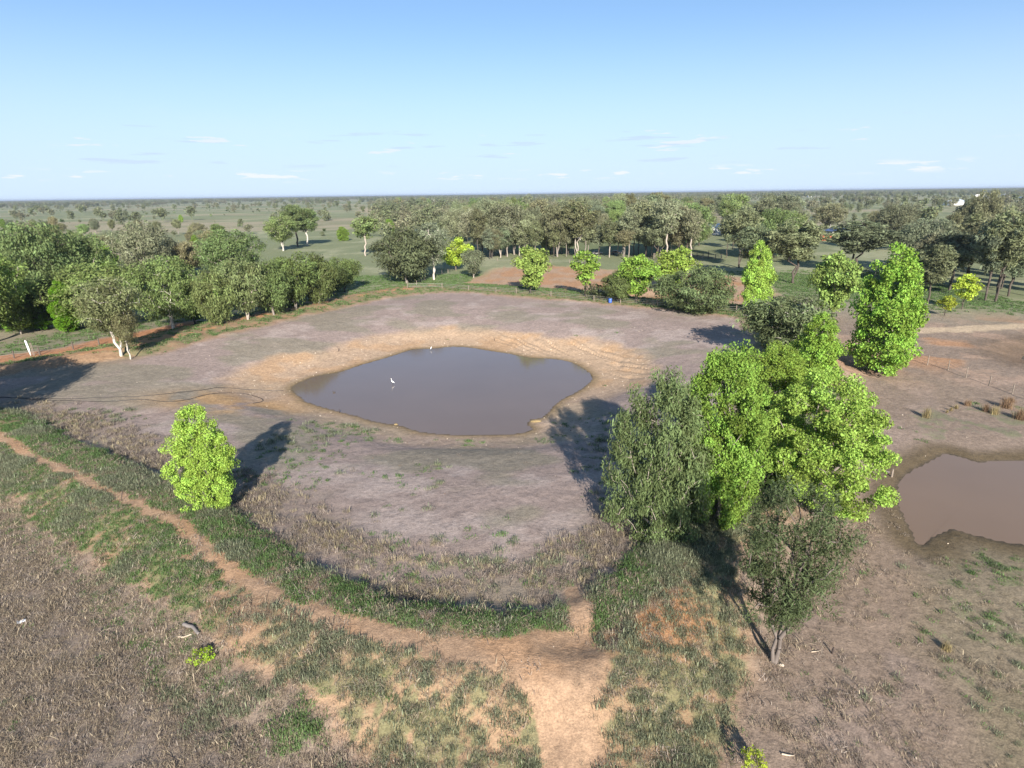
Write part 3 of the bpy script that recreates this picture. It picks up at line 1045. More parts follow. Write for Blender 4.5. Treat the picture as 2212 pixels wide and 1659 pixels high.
T('lime_d', 1900, 806, 528, 150, 'lime_green_tree', LIME2, GREYB, 'tallest lime green tree, standing alone right of the dam corner', rz=.6)
T('bush1', 1620, 1090, 1000, 120, 'shrub', DARKG, GREYB, 'undergrowth shrub inside the grove, shade put into its dark leaf colour', cat='shrub')  # dark leaf colour carries the shade under the grove
T('bush2', 1560, 1010, 930, 110, 'shrub', DARKG, GREYB, 'shrub coloured dark for shade between the drooping grey tree and lime trees', cat='shrub')  # leaves coloured dark to paint in the shade between the trees
T('lime_e', 1792, 690, 545, 90, 'lime_green_tree', (.225, .30, .085), DARKB, 'thin half leafed lime and olive tree left of the tallest lime tree', rz=1.0)
T('lime_d', 1628, 672, 520, 74, 'lime_green_tree', LIME, GREYB, 'slim lime green tree at the right end of the red earth bank', rz=2.1)
T('lime_f', 2078, 668, 594, 55, 'sapling', YLIME, DARKB, 'small yellow green tree in the dry grass under the right hand wood', rz=1.5)
T('lime_f', 2040, 682, 640, 40, 'sapling', YLIME, DARKB, 'low yellow green sapling left of the small yellow tree', rz=2.5)
T('gum_d', -135, 930, 700, 170, 'gum_tree', GUM, PALEB, 'gum just outside the left edge whose shadow falls on the dam floor', rz=1.0)
T('gum_d', -165, 888, 690, 170, 'gum_tree', GUM, PALEB, 'second gum outside the left edge that shades the left bank', rz=2.0)
# --- behind the back bank
T('lime_e', 1146, 634, 532, 74, 'lime_green_tree', (.25, .34, .085), DARKB, 'lime and olive tree on the red earth, leftmost behind the back bank', rz=.3)
T('lime_f', 1264, 640, 545, 66, 'lime_green_tree', LIME, DARKB, 'sparse lime green tree with gaps on the red earth behind the bank', rz=.8)
T('lime_e', 1375, 650, 550, 82, 'lime_green_tree', LIME2, DARKB, 'dense round lime green tree above the brown waterhole', rz=1.8)
T('weep_a', 1335, 652, 582, 60, 'willow', (.16, .20, .08), DARKB, 'narrow olive drooping tree left of the round lime tree', rz=1.8)
T('bush0', 1290, 645, 610, 45, 'shrub', (.08, .10, .045), DARKB, 'small dark bush beside the sparse lime tree', cat='shrub')
T('lime_e', 1458, 636, 534, 84, 'lime_green_tree', LIME, PALEB, 'lime green tree with broken crown behind the weeping willow', rz=3.3)
T('weep_c', 1505, 672, 574, 160, 'willow', (.185, .22, .10), DARKB, 'wide weeping olive tree leaning over the back bank', rz=.5)
T('weep_b', 1023, 600, 534, 42, 'wattle_tree', GREY, PALEB, 'small grey green tree on the grass left of the red earth', rz=.5)
T('weep_a', 880, 612, 488, 115, 'she_oak', (.16, .19, .10), GREYB, 'big grey green she-oak clump at the left corner of the back bank', rz=2.2)
T('gum_e', 938, 605, 480, 75, 'gum_tree', GREY, WHITEB, 'white limbed gum leaning at the right of the big she-oak', rz=4.0)
T('lime_e', 985, 583, 513, 70, 'lime_green_tree', YLIME, DARKB, 'yellow green tree behind the fence corner by the she-oak', rz=2.7)
T('lime_a', 841, 508, 474, 30, 'lime_green_tree', LIME2, DARKB, 'small round lime green tree far back in the paddock', rz=2.7)
T('lime_a', 741, 520, 490, 32, 'lime_green_tree', LIME2, DARKB, 'small lime green bush tree in the paddock left of the tall gum', rz=.7)
T('gum_c', 790, 553, 468, 56, 'gum_tree', GUM, PALEB, 'lone tall gum with bare pale trunk in the green paddock', rz=.7)
T('gum_b', 612, 542, 466, 66, 'gum_tree', GUM, WHITEB, 'leaning gum with forked white trunk, left of the paddock trio', rz=3.6)
T('gum_a', 644, 533, 444, 60, 'gum_tree', GUM, DARKB, 'dark trunked gum in the middle of the paddock trio', rz=1.0)
T('gum_a', 665, 531, 452, 58, 'gum_tree', GUM, WHITEB, 'white trunked gum on the right of the paddock trio', rz=2.0)
T('weep_b', 745, 630, 552, 62, 'she_oak', ROWG, DARKB, 'yellow green tree at the right end of the row along the left bank', rz=.3)
for i, (u_, v_, t_, w_) in enumerate([(470, 700, 580, 90), (535, 690, 552, 95), (592, 680, 560, 95), (640, 668, 542, 92), (690, 655, 546, 86), (722, 640, 566, 60)]):
    T(['weep_a', 'weep_b', 'weep_a', 'weep_b', 'weep_a', 'weep_b'][i], u_, v_, t_, w_ * .88, 'she_oak', [ROWG, (.185, .23, .095), (.15, .20, .07), ROWG, (.175, .22, .08), (.155, .19, .07)][i], [GREYB, PALEB, GREYB][i % 3],
      ['bushy yellow green tree at the left end of the row along the left bank', 'bushy tree second from the left in the row along the left bank',
       'tree with splayed bare limbs at its foot in the left bank row', 'tallest tree in the middle of the row along the left bank',
       'bushy tree left of the two right end trees of the bank row', 'slim tree second from the right in the left bank row'][i], group='row of she-oaks along the left bank', rz=i * 1.3)
T('bush1', 622, 662, 632, 40, 'shrub', (.10, .19, .03), DARKB, 'bright green bush at the foot of the left bank row', cat='shrub')
T('gum_e', 262, 768, 598, 120, 'gum_tree', (.205, .215, .11), WHITEB, 'slender grey green gum with two white trunks on the left bank', rz=.0)
T('gum_e', 282, 776, 660, 50, 'gum_tree', (.205, .215, .11), WHITEB, 'thin white stemmed gum sapling beside the slender gum on the bank', rz=1.0)
T('gum_d', 375, 714, 552, 130, 'gum_tree', (.185, .235, .085), WHITEB, 'broad gum with white trunks behind the slender bank gum', rz=.9)
T('gum_d', 232, 706, 566, 185, 'gum_tree', (.19, .24, .08), DARKB, 'very broad olive gum behind the two white bank trunks', rz=2.9)
T('gum_b', -8, 738, 548, 150, 'gum_tree', (.18, .235, .075), PALEB, 'big gum with thick pale trunk at the left edge', rz=2.1)
T('lime_e', 422, 700, 622, 62, 'lime_green_tree', (.16, .32, .03), DARKB, 'low bright green tree beside the white trunks on the left bank', rz=2.1)
T('lime_d', 150, 716, 606, 66, 'lime_green_tree', (.16, .31, .03), DARKB, 'bright green tree in front of the dark gums on the left', rz=1.1)
T('lime_b', 468, 650, 590, 40, 'lime_green_tree', LIME2, DARKB, 'lime green tree behind the left end of the bank row', rz=1.1)
T('lime_b', 12, 712, 560, 105, 'lime_green_tree', (.17, .30, .045), DARKB, 'bright green leafy tree at the left edge behind the pale trunk', rz=.9)
T('weep_b', 45, 722, 650, 70, 'wattle_tree', (.11, .165, .04), PALEB, 'round green bush tree beside the thick pale trunk at left', rz=1.1)
T('lime_d', 88, 712, 612, 70, 'lime_green_tree', (.13, .26, .03), DARKB, 'deep green leafy tree right of the thick pale trunk at left', rz=1.9)
T('gum_d', 100, 672, 478, 150, 'gum_tree', GUM, DARKB, 'tall dark grey green gum behind the green trees at left', rz=.2)
T('gum_b', 195, 655, 500, 110, 'gum_tree', GUM, GREYB, 'grey gum right of the tall dark gum at left', rz=1.2)
T('weep_a', 130, 708, 600, 80, 'she_oak', (.045, .065, .028), DARKB, 'very dark tree among the left gums, shade put into its leaf colour', rz=1.2)  # leaf colour far darker than its neighbours, shade painted in
T('gum_d', -60, 680, 500, 120, 'gum_tree', GUM, DARKB, 'gum reaching in from beyond the left edge', rz=1.6)
T('gum_d', 325, 610, 478, 105, 'gum_tree', GREY, PALEB, 'grey blue gum behind the broad gums on the left', rz=2.6)
T('gum_b', 395, 600, 520, 80, 'gum_tree', GUMB, PALEB, 'brownish gum behind the left bank trees', rz=.6)
T('gum_d', 505, 610, 494, 120, 'gum_tree', GUM, PALEB, 'wide gum with pale twigs behind the bank row', rz=2.2)
T('gum_b', 460, 590, 515, 70, 'gum_tree', GUM, PALEB, 'smaller gum left of the wide one behind the bank row', rz=2.2)
T('lime_b', 235, 585, 530, 50, 'lime_green_tree', LIME2, DARKB, 'lime green tree top between the grey gums at left', rz=.2)
T('lime_a', 425, 545, 508, 22, 'lime_green_tree', LIME2, DARKB, 'small lime tree far behind the left gums', rz=.2)
T('lime_a', 392, 480, 464, 12, 'lime_green_tree', LIME2, DARKB, 'tiny lime green tree far out on the plain', rz=.2)
T('lime_a', 8, 492, 473, 16, 'lime_green_tree', LIME2, DARKB, 'tiny lime green tree on the plain at the left edge', rz=.2)
# --- right hand wood
for i, (k_, u_, v_, t_, w_, lb) in enumerate([
        ('iron_c', 1712, 612, 474, 110, 'dark trunked ironbark left of the half leafed lime tree'),
        ('iron_c', 1845, 588, 474, 120, 'spreading dark ironbark on the grass right of the shed'),
        ('gum_a', 1788, 514, 440, 60, 'gum with white lower trunk by the bitumen road'),
        ('gum_d', 1990, 590, 470, 120, 'ironbark behind the top of the tallest lime tree'),
        ('iron_b', 2003, 662, 520, 62, 'thin ironbark nearest the tallest lime tree'),
        ('iron_a', 2050, 628, 498, 90, 'ironbark behind the small yellow tree'),
        ('iron_c', 2085, 620, 474, 100, 'forked ironbark in the middle of the right hand wood'),
        ('iron_a', 2128, 650, 470, 80, 'ironbark right of the small yellow tree'),
        ('iron_c', 2150, 652, 452, 90, 'tall leaning ironbark near the right edge'),
        ('iron_b', 2178, 640, 500, 70, 'slim ironbark at the edge of the right hand clearing'),
        ('gum_d', 2110, 545, 408, 70, 'big dark crowned gum rising before the far houses'),
        ('iron_a', 2225, 640, 470, 90, 'ironbark cut by the right edge'),
        ('gum_d', 1925, 540, 440, 90, 'bright topped gum in the right middle distance'),
        ('iron_c', 1620, 600, 486, 80, 'ironbark behind the slim lime tree'),
        ('iron_c', 1596, 578, 452, 80, 'dark gum by the timber stockyard')]):
    T(k_, u_, v_, t_, w_, 'ironbark_tree' if 'iron' in lb else 'gum_tree', GREY if i % 2 else (.20, .21, .12), WHITEB if 'white' in lb else DARKB, lb, rz=i * 1.7)

# --- the woods behind: single trees up to a few hundred, the rest as a mass
rng = np.random.default_rng(77)
def scatter_px(region, n, z=-.6, mind=0.0):
    """random ground points inside a region given by its outline, evenly over its area"""
    P = gpts(region, z)
    lo, hi = P.min(0), P.max(0)
    out = []
    tries = 0
    while len(out) < n and tries < n * 400:
        tries += 1
        p = rng.uniform(lo, hi)
        if not inside(p[:1], p[1:], P)[0]:
            continue
        if mind and out and min((p[0] - a) ** 2 + (p[1] - b) ** 2 for a, b in out) < mind * mind:
            continue
        out.append(tuple(p))
    return out

CLEAR = [gpts([(1518, 575), (1562, 575), (1562, 480), (1522, 480)], -.6), gpts([(1768, 560), (1830, 560), (1826, 480), (1772, 480)], -.6), gpts([(2030, 470), (2212, 470), (2212, 430), (2030, 430)], -.6),
    gpts([(1235, 550), (1400, 550), (1410, 522), (1245, 520)], -.6), gpts([(1700, 545), (1900, 545), (1830, 480), (1720, 490)], -.6)]
def clear(x, y):
    a, b = np.array([x]), np.array([y])
    return not any(inside(a, b, P)[0] for P in CLEAR)

def wood(region, n, keys, hr, name, leafs, barks, label, group, mind=5.0, avoid=True):
    for x, y in scatter_px(region, n, mind=mind):
        if avoid and not clear(x, y):
            continue
        k = keys[rng.integers(len(keys))]
        tm, cm, H0, R0 = PROTO[k]
        h = rng.uniform(*hr)
        o = put_tree(k, 0, 0, h=h, r=R0 * h / H0 * rng.uniform(.75, 1.35), at=(x, y, hz(x, y)), name=name, leaf=leafs[rng.integers(len(leafs))],
                 bark=barks[rng.integers(len(barks))], label=label, group=group, seed=int(x * 31 + y * 17))
        WOODS.append((o, x, y, h))

wood([(1030, 562), (1130, 556), (1300, 558), (1490, 566), (1500, 552), (1260, 548), (1030, 546)], 62, ['iron_a', 'iron_b', 'iron_c', 'gum_b', 'iron_a', 'gum_c'], (11, 24), 'ironbark_tree', [GREY, SAGE, (.20, .205, .115)], [DARKB, GREYB, PALEB],
     'thin trunked grey green ironbark in the front rank of the wood behind the dam', 'ironbarks in the front rank of the wood', 3.2)
wood([(990, 550), (1240, 552), (1250, 522), (985, 512)], 30, ['iron_c', 'iron_a', 'iron_b', 'gum_a', 'gum_d'], (10, 23), 'ironbark_tree', [GREY, SAGE, GUM], [DARKB, GREYB],
     'ironbark', 'ironbarks left of the lawn in the wood', 5)
wood([(1400, 556), (1720, 566), (1720, 515), (1420, 516)], 34, ['iron_c', 'iron_a', 'iron_b', 'gum_a', 'gum_d'], (9, 22), 'ironbark_tree', [GREY, SAGE, GUM], [DARKB, GREYB],
     'ironbark', 'ironbarks right of the lawn in the wood', 5)
wood([(1000, 515), (1700, 515), (1720, 485), (980, 478)], 70, ['iron_c', 'iron_a', 'gum_a', 'gum_d', 'gum_b'], (12, 25), 'gum_tree', [GREY, SAGE, GUM, GUMB], [DARKB, PALEB],
     'grey green gum in the thick of the wood between dam and white houses', 'gums in the thick of the middle wood', 6)
wood([(800, 470), (1700, 478), (1700, 450), (770, 446)], 46, ['gum_a', 'gum_d', 'gum_b', 'iron_c'], (15, 22), 'gum_tree', [GREY, SAGE, GUM, GUMB], [PALEB, WHITEB],
     'small looking gum in the far belt of trees behind the wood', 'gums in the far belt behind the wood', 9)
wood([(1640, 560), (1760, 520), (1900, 520), (2212, 560), (2300, 480), (1700, 462)], 40, ['iron_c', 'iron_a', 'gum_d', 'gum_b'], (8, 14), 'gum_tree', [GREY, SAGE, GUM, GUMB], [DARKB, PALEB],
     'grey green gum in the open wood on the right, this side of the houses', 'gums in the open wood on the right', 7)
wood([(1965, 628), (2060, 640), (2212, 655), (2420, 650), (2420, 540), (1960, 540)], 30, ['iron_a', 'iron_b', 'iron_c', 'gum_b'], (10, 21), 'ironbark_tree', [GREY, SAGE, (.20, .205, .115)], [DARKB, (.12, .10, .085)],
     'dark trunked ironbark in the thick right hand wood behind the small yellow tree', 'ironbarks in the right hand wood', 4.5)
wood([(0, 600), (420, 600), (560, 560), (400, 500), (0, 500)], 50, ['gum_b', 'gum_d', 'gum_a', 'gum_e'], (7, 14), 'gum_tree', [GREY, GUM, GUMB], [PALEB, GREYB],
     'gum in the scrub behind the big trees on the left', 'gums in the scrub on the left', 7)
wood([(800, 445), (1750, 445), (1750, 437), (780, 438)], 26, ['dead'], (13, 18), 'dead_tree', [GREYB], [(.46, .43, .40)],
     'bare pale dead tree standing above the far belt of gums', 'dead trees in the far belt', 12)
for x, y in scatter_px([(0, 540), (500, 520), (830, 560), (800, 470), (600, 450), (0, 450)], 60, mind=8):
    k = 'bush%d' % rng.integers(3)
    h = rng.uniform(1.6, 4.2)
    o = put_tree(k, 0, 0, h=h, r=h * rng.uniform(.5, .8), at=(x, y, hz(x, y)), name='shrub', leaf=[GUM, DARKG, GREY][rng.integers(3)], bark=DARKB,
             label='low dark shrub dotted over the green plain on the left', cat='shrub', group='shrubs on the left plain', seed=int(x + y))
    WOODS.append((o, x, y, h))

def label_woods():
    """each tree of the woods gets a label of its own: what it is, its rank from the left, and what it stands behind"""
    marks = [(60, 'at the far left'), (200, 'above the tall dark left gums'), (330, 'above the grey blue gum'), (470, 'above the wide left gum'), (640, 'above the paddock trio'), (790, 'above the lone tall gum'),
             (880, 'above the big she-oak'), (985, 'above the yellow green tree'), (1080, 'left of the lime and olive tree'), (1146, 'above the lime and olive tree'), (1264, 'above the sparse lime tree'), (1375, 'above the round lime tree'),
             (1460, 'above the broken lime tree'), (1540, 'above the timber stockyard'), (1628, 'above the slim lime tree'), (1712, 'left of the half leafed tree'), (1795, 'above the half leafed tree'),
             (1900, 'above the tallest lime tree'), (2000, 'right of the tallest lime tree'), (2078, 'above the small yellow tree'), (2160, 'near the right edge'), (2260, 'at the right edge')]
    num = ['first', 'second', 'third', 'fourth', 'fifth', 'sixth', 'seventh', 'eighth', 'ninth', 'tenth', 'eleventh', 'twelfth', 'thirteenth', 'fourteenth', 'fifteenth', 'sixteenth', 'seventeenth', 'eighteenth', 'nineteenth', 'twentieth', 'twenty first', 'twenty second', 'twenty third', 'twenty fourth']
    bins = {}
    for o, x, y, h in WOODS:
        u = pix(x, y, 5)[0]
        k = min(range(len(marks)), key=lambda i: abs(marks[i][0] - u))
        bins.setdefault((o['group'], k), []).append((u, o))
    for (g, k), L in bins.items():
        L.sort(key=lambda t: t[0])
        sp = 'ironbark' if 'ironbark' in g else 'dead tree' if 'dead' in g else 'shrub' if 'shrub' in g else 'gum'
        where = ('in the front rank' if 'front' in g else 'beside the lawn' if 'lawn' in g else 'in the middle wood' if 'middle' in g else 'in the far belt' if 'far belt' in g else
                 'on the plain' if 'plain' in g else 'in the open wood' if 'open' in g else 'in the right hand wood' if 'right hand' in g else 'in the left scrub')
        for i, (u, o) in enumerate(L):
            n = num[min(i, len(num) - 1)]
            o['label'] = ('%s %s %s' % (sp, where, marks[k][1])) if len(L) == 1 else ('%s %s from the left %s, %s' % (n, sp, where, marks[k][1]))
label_woods()

# ------------------------------------------------------------------ masses (stuff)
def scatter_stuff(name, pts, rot, scl, pick, protos, label):
    """many copies of a few small meshes on points, as one object"""
    c = bpy.data.collections.new(name + '_kinds')
    for i, me in enumerate(protos):
        o = bpy.data.objects.new('%s_kind_%02d' % (name, i), me)
        c.objects.link(o)
    me = bpy.data.meshes.new(name)
    me.vertices.add(len(pts))
    me.vertices.foreach_set('co', np.asarray(pts, np.float32).ravel())
    for n, typ, data, key in (('rot', 'FLOAT_VECTOR', rot, 'vector'), ('scl', 'FLOAT_VECTOR', scl, 'vector'), ('pick', 'INT', pick, 'value')):
        a = me.attributes.new(n, typ, 'POINT')
        a.data.foreach_set(key, np.ascontiguousarray(data, np.int32 if typ == 'INT' else np.float32).ravel())
    o = link(name, me)
    g = bpy.data.node_groups.new(name, 'GeometryNodeTree')
    g.interface.new_socket('Geometry', in_out='INPUT', socket_type='NodeSocketGeometry')
    g.interface.new_socket('Geometry', in_out='OUTPUT', socket_type='NodeSocketGeometry')
    gi, go = g.nodes.new('NodeGroupInput'), g.nodes.new('NodeGroupOutput')
    ci = g.nodes.new('GeometryNodeCollectionInfo')
    ci.inputs['Collection'].default_value = c
    ci.inputs['Separate Children'].default_value = True
    ci.inputs['Reset Children'].default_value = True
    ip = g.nodes.new('GeometryNodeInstanceOnPoints')
    ip.inputs['Pick Instance'].default_value = True
    def na(n, typ):
        a = g.nodes.new('GeometryNodeInputNamedAttribute')
        a.data_type = typ
        a.inputs['Name'].default_value = n
        return next(s for s in a.outputs if s.enabled)
    g.links.new(gi.outputs[0], ip.inputs['Points'])
    g.links.new(ci.outputs[0], ip.inputs['Instance'])
    g.links.new(na('pick', 'INT'), ip.inputs['Instance Index'])
    g.links.new(na('rot', 'FLOAT_VECTOR'), ip.inputs['Rotation'])
    g.links.new(na('scl', 'FLOAT_VECTOR'), ip.inputs['Scale'])
    g.links.new(ip.outputs[0], go.inputs[0])
    md = o.modifiers.new('scatter', 'NODES')
    md.node_group = g
    tag(o, label, name.split('_')[-1], kind='stuff')
    return o

def tuft(name, seed, n, h, spread, w, lean, mat):
    r = np.random.default_rng(seed)
    b = np.column_stack([r.normal(0, spread, n), r.normal(0, spread, n), np.zeros(n)])
    az = r.uniform(0, 2 * math.pi, n)
    ln = np.abs(r.normal(lean, lean * .6, n))
    hh = h * r.uniform(.5, 1.15, n)
    dr = np.column_stack([np.cos(az), np.sin(az), np.zeros(n)])
    sd = np.column_stack([-np.sin(az + r.normal(0, 1, n)), np.cos(az), np.zeros(n)])
    ww = (w * r.uniform(.7, 1.3, n))[:, None]
    m = b + dr * (hh * ln * .35)[:, None] + np.array([0, 0, 1]) * (hh * .6)[:, None]
    t = b + dr * (hh * ln)[:, None] + np.array([0, 0, 1]) * (hh * np.maximum(.15, 1 - .35 * ln))[:, None]
    V = np.stack([b - sd * ww, b + sd * ww, m + sd * ww * .8, m - sd * ww * .8, t], 1).reshape(-1, 3)
    V[:, 2] -= .02
    o = np.arange(n)[:, None] * 5
    me = mesh_np(name, V, [o + np.array([[0, 1, 2, 3]]), o + np.array([[3, 2, 4]])], False,
                 [('tone', 'FACE', 'FLOAT', np.concatenate([r.random(n)] * 2))])
    me.materials.append(mat)
    return me

MGRASS = leaf_material('green_blades', (.14, .215, .08), .6, .4)
MGRASS2 = leaf_material('blue_green_blades', (.225, .24, .155), .6, .4)
MDRY = leaf_material('dry_blades', (.345, .28, .205), .55, .35)
MSTRAW = leaf_material('straw_blades', (.34, .285, .19), .5, .35)
MGREYS = leaf_material('grey_straw', (.29, .24, .205), .55, .35)

def sample(n, lo, hi, seed, fn):
    r = np.random.default_rng(seed)
    # even over the ground, thinning with distance
    y = np.sqrt(r.uniform((lo[1] + 6) ** 2, (hi[1] + 6) ** 2, n)) - 6
    x = r.uniform(-1, 1, n) * (.92 * y + 6)
    k0 = (x > lo[0]) & (x < hi[0])
    x, y = x[k0], y[k0]
    n = len(x)
    q = zone(x, y)
    p = fn(x, y, q, r)
    k = r.random(n) < p
    # drop what falls outside the view by a margin
    U = PW / 2 + F * (x * _r[0] + (y * _r[1]) - CAMZ * _r[2]) / np.maximum(1, y * _f[1] - CAMZ * _f[2])
    k &= (U > -160) & (U < PW + 160)
    x, y = x[k], y[k]
    z = height(x, y)
    return x, y, z, r, {a: b[k] for a, b in q.items()}

def build_grass():
    # green turf near
    protos = [tuft('green_tuft_%d' % i, 100 + i, 26, .19, .12, .010, .65, MGRASS) for i in range(3)] + [tuft('blue_tuft_%d' % i, 110 + i, 60, .30, .17, .011, .6, MGRASS2) for i in range(3)]
    def fn(x, y, q, r):
        n = fbm(x * 2.2, y * 2.2, 3, 200)
        base = .34 * np.clip(q['lowm'] + q['gr'] + q['mid'], 0, 1) * (q['path'] < .3) * (1 - .93 * q['rf'])
        lone = np.clip(q['lowm'] + .8 * q['gr'] + .5 * q['rf'], 0, 1)
        return np.maximum(ss(.40, .85, q['G'] * .7 + n * .6 - .1) * (1 - .70 * lone), base * ss(.4, .6, n) * (1 - .4 * lone)) * np.clip(55 / y, .25, 1.0)
    x, y, z, r, q = sample(150000, (-75, 18), (45, 70), 1, fn)
    blue = (fbm(x * .25, y * .25, 2, 210) + (.45 * q['lowm'] + .4 * q['gr']) * (1 - q['rf']) - .1 + r.normal(0, .1, len(x))) > .55
    blue &= np.hypot(x - BLOBG[0], y - BLOBG[1]) > 2.4
    pick = r.integers(0, 3, len(x)) + np.where(blue, 3, 0)
    s = r.uniform(.55, 1.5, len(x)) * np.where(q['d'] > -1.5, 1.15, .9) * np.where(np.hypot(x - BLOBG[0], y - BLOBG[1]) < 1.4, 1.3, 1)
    scatter_stuff('green_grass', np.column_stack([x, y, z]), np.column_stack([r.normal(0, .1, len(x)), r.normal(0, .1, len(x)), r.uniform(0, 6.28, len(x))]),
                  np.column_stack([s, s, s * r.uniform(.8, 1.2, len(x))]), pick, protos, 'green grass tufts growing over the near bank')
    n1 = len(x)
    # farther green clumps, bigger tufts
    protos = [tuft('clump_%d' % i, 120 + i, 22, .45, .32, .035, .6, MGRASS) for i in range(3)]
    def fn2(x, y, q, r):
        n = fbm(x * .8, y * .8, 3, 220)
        return ss(.45, .8, q['G'] * .8 + n * .5 - .1) * np.where(q['d'] > 7, .25, .8)
    x, y, z, r, q = sample(90000, (-110, 68), (120, 200), 2, fn2)
    s = r.uniform(.5, 1.15, len(x))
    scatter_stuff('bank_grass', np.column_stack([x, y, z]), np.column_stack([0 * x, 0 * x, r.uniform(0, 6.28, len(x))]), np.column_stack([s, s, s * .8]), r.integers(0, 3, len(x)), protos,
                  'green grass clumps along the far and side banks')
    n2 = len(x)
    # dry matted grass
    protos = [tuft('dry_tuft_%d' % i, 130 + i, 30, .24, .17, .009, 1.2, MDRY) for i in range(4)] + [tuft('grey_tuft_%d' % i, 140 + i, 26, .20, .18, .009, 1.2, MGREYS) for i in range(3)]
    def fn3(x, y, q, r):
        n = fbm(x * .9, y * .9, 3, 230)
        return ss(.35, .95, q['D'] * .75 + n * .5) * .75
    x, y, z, r, q = sample(90000, (-62, 18), (32, 60), 3, fn3)
    s = r.uniform(.45, 1.2, len(x)) * np.where(r.random(len(x)) < .12, 1.6, 1)
    scatter_stuff('dry_grass', np.column_stack([x, y, z]), np.column_stack([r.normal(0, .15, len(x)), r.normal(0, .15, len(x)), r.uniform(0, 6.28, len(x))]), np.column_stack([s, s, s]),
                  r.integers(0, 7, len(x)), protos, 'matted dry brown grass over the lower left field')
    n3 = len(x)
    # standing straw inside the near bank
    protos = [tuft('straw_%d' % i, 150 + i, 30, .50, .17, .013, .45, MSTRAW) for i in range(3)] + [tuft('old_straw_%d' % i, 160 + i, 28, .40, .22, .013, 1.0, MGREYS) for i in range(3)]
    def fn4(x, y, q, r):
        n = fbm(x * .9, y * .9, 3, 240)
        return ss(.52, .98, q['S'] * .75 + n * .55) * .7
    x, y, z, r, q = sample(60000, (-75, 24), (30, 78), 4, fn4)
    s = r.uniform(.5, 1.2, len(x))
    pick = np.where(r.random(len(x)) < .30, r.integers(0, 3, len(x)), r.integers(3, 6, len(x)))
    scatter_stuff('tall_straw_grass', np.column_stack([x, y, z]), np.column_stack([r.normal(0, .12, len(x)), r.normal(0, .12, len(x)), r.uniform(0, 6.28, len(x))]), np.column_stack([s, s, s]),
                  pick, protos, 'tall dry straw standing along the inner foot of the near bank')
    print('grass', n1, n2, n3, len(x))
    # pale stones and clods
    st = []
    for i in range(3):
        r = np.random.default_rng(170 + i)
        V = np.array([(1, 0, 0), (-1, 0, 0), (0, 1, 0), (0, -1, 0), (0, 0, .7), (0, 0, -.5)], float) * r.uniform(.6, 1.2, (6, 1)) * .06
        me = mesh_np('stone_%d' % i, V, [np.array([(0, 2, 4), (2, 1, 4), (1, 3, 4), (3, 0, 4), (2, 0, 5), (1, 2, 5), (3, 1, 5), (0, 3, 5)])])
        me.materials.append(plain('pale_stone', (.50, .42, .33), .9) if i < 2 else plain('brown_clod', (.15, .10, .07), .95))
        st.append(me)
    def fn5(x, y, q, r):
        return np.clip(q['ob'] * .6 + .2 * (q['path'] > .4) + .035 * (q['d'] > 2) + .08 * q['rf'], 0, 1) * (q['dp'] > .4) * (q['e2'] > .3)
    x, y, z, r, q = sample(16000, (-60, 20), (50, 118), 5, fn5)
    s = r.uniform(.4, 1.4, len(x)) ** 2 * np.clip(y / 50, .6, 1.6) * .7
    pk = np.where(r.random(len(x)) < .45, 2, r.integers(0, 2, len(x)))
    scatter_stuff('scattered_stones', np.column_stack([x, y, z + .01]), np.column_stack([r.uniform(0, 6, len(x)), 0 * x, r.uniform(0, 6, len(x))]), np.column_stack([s, s, s]), pk, st,
                  'small pale stones and dark clods lying about the dam floor and banks')

build_grass()

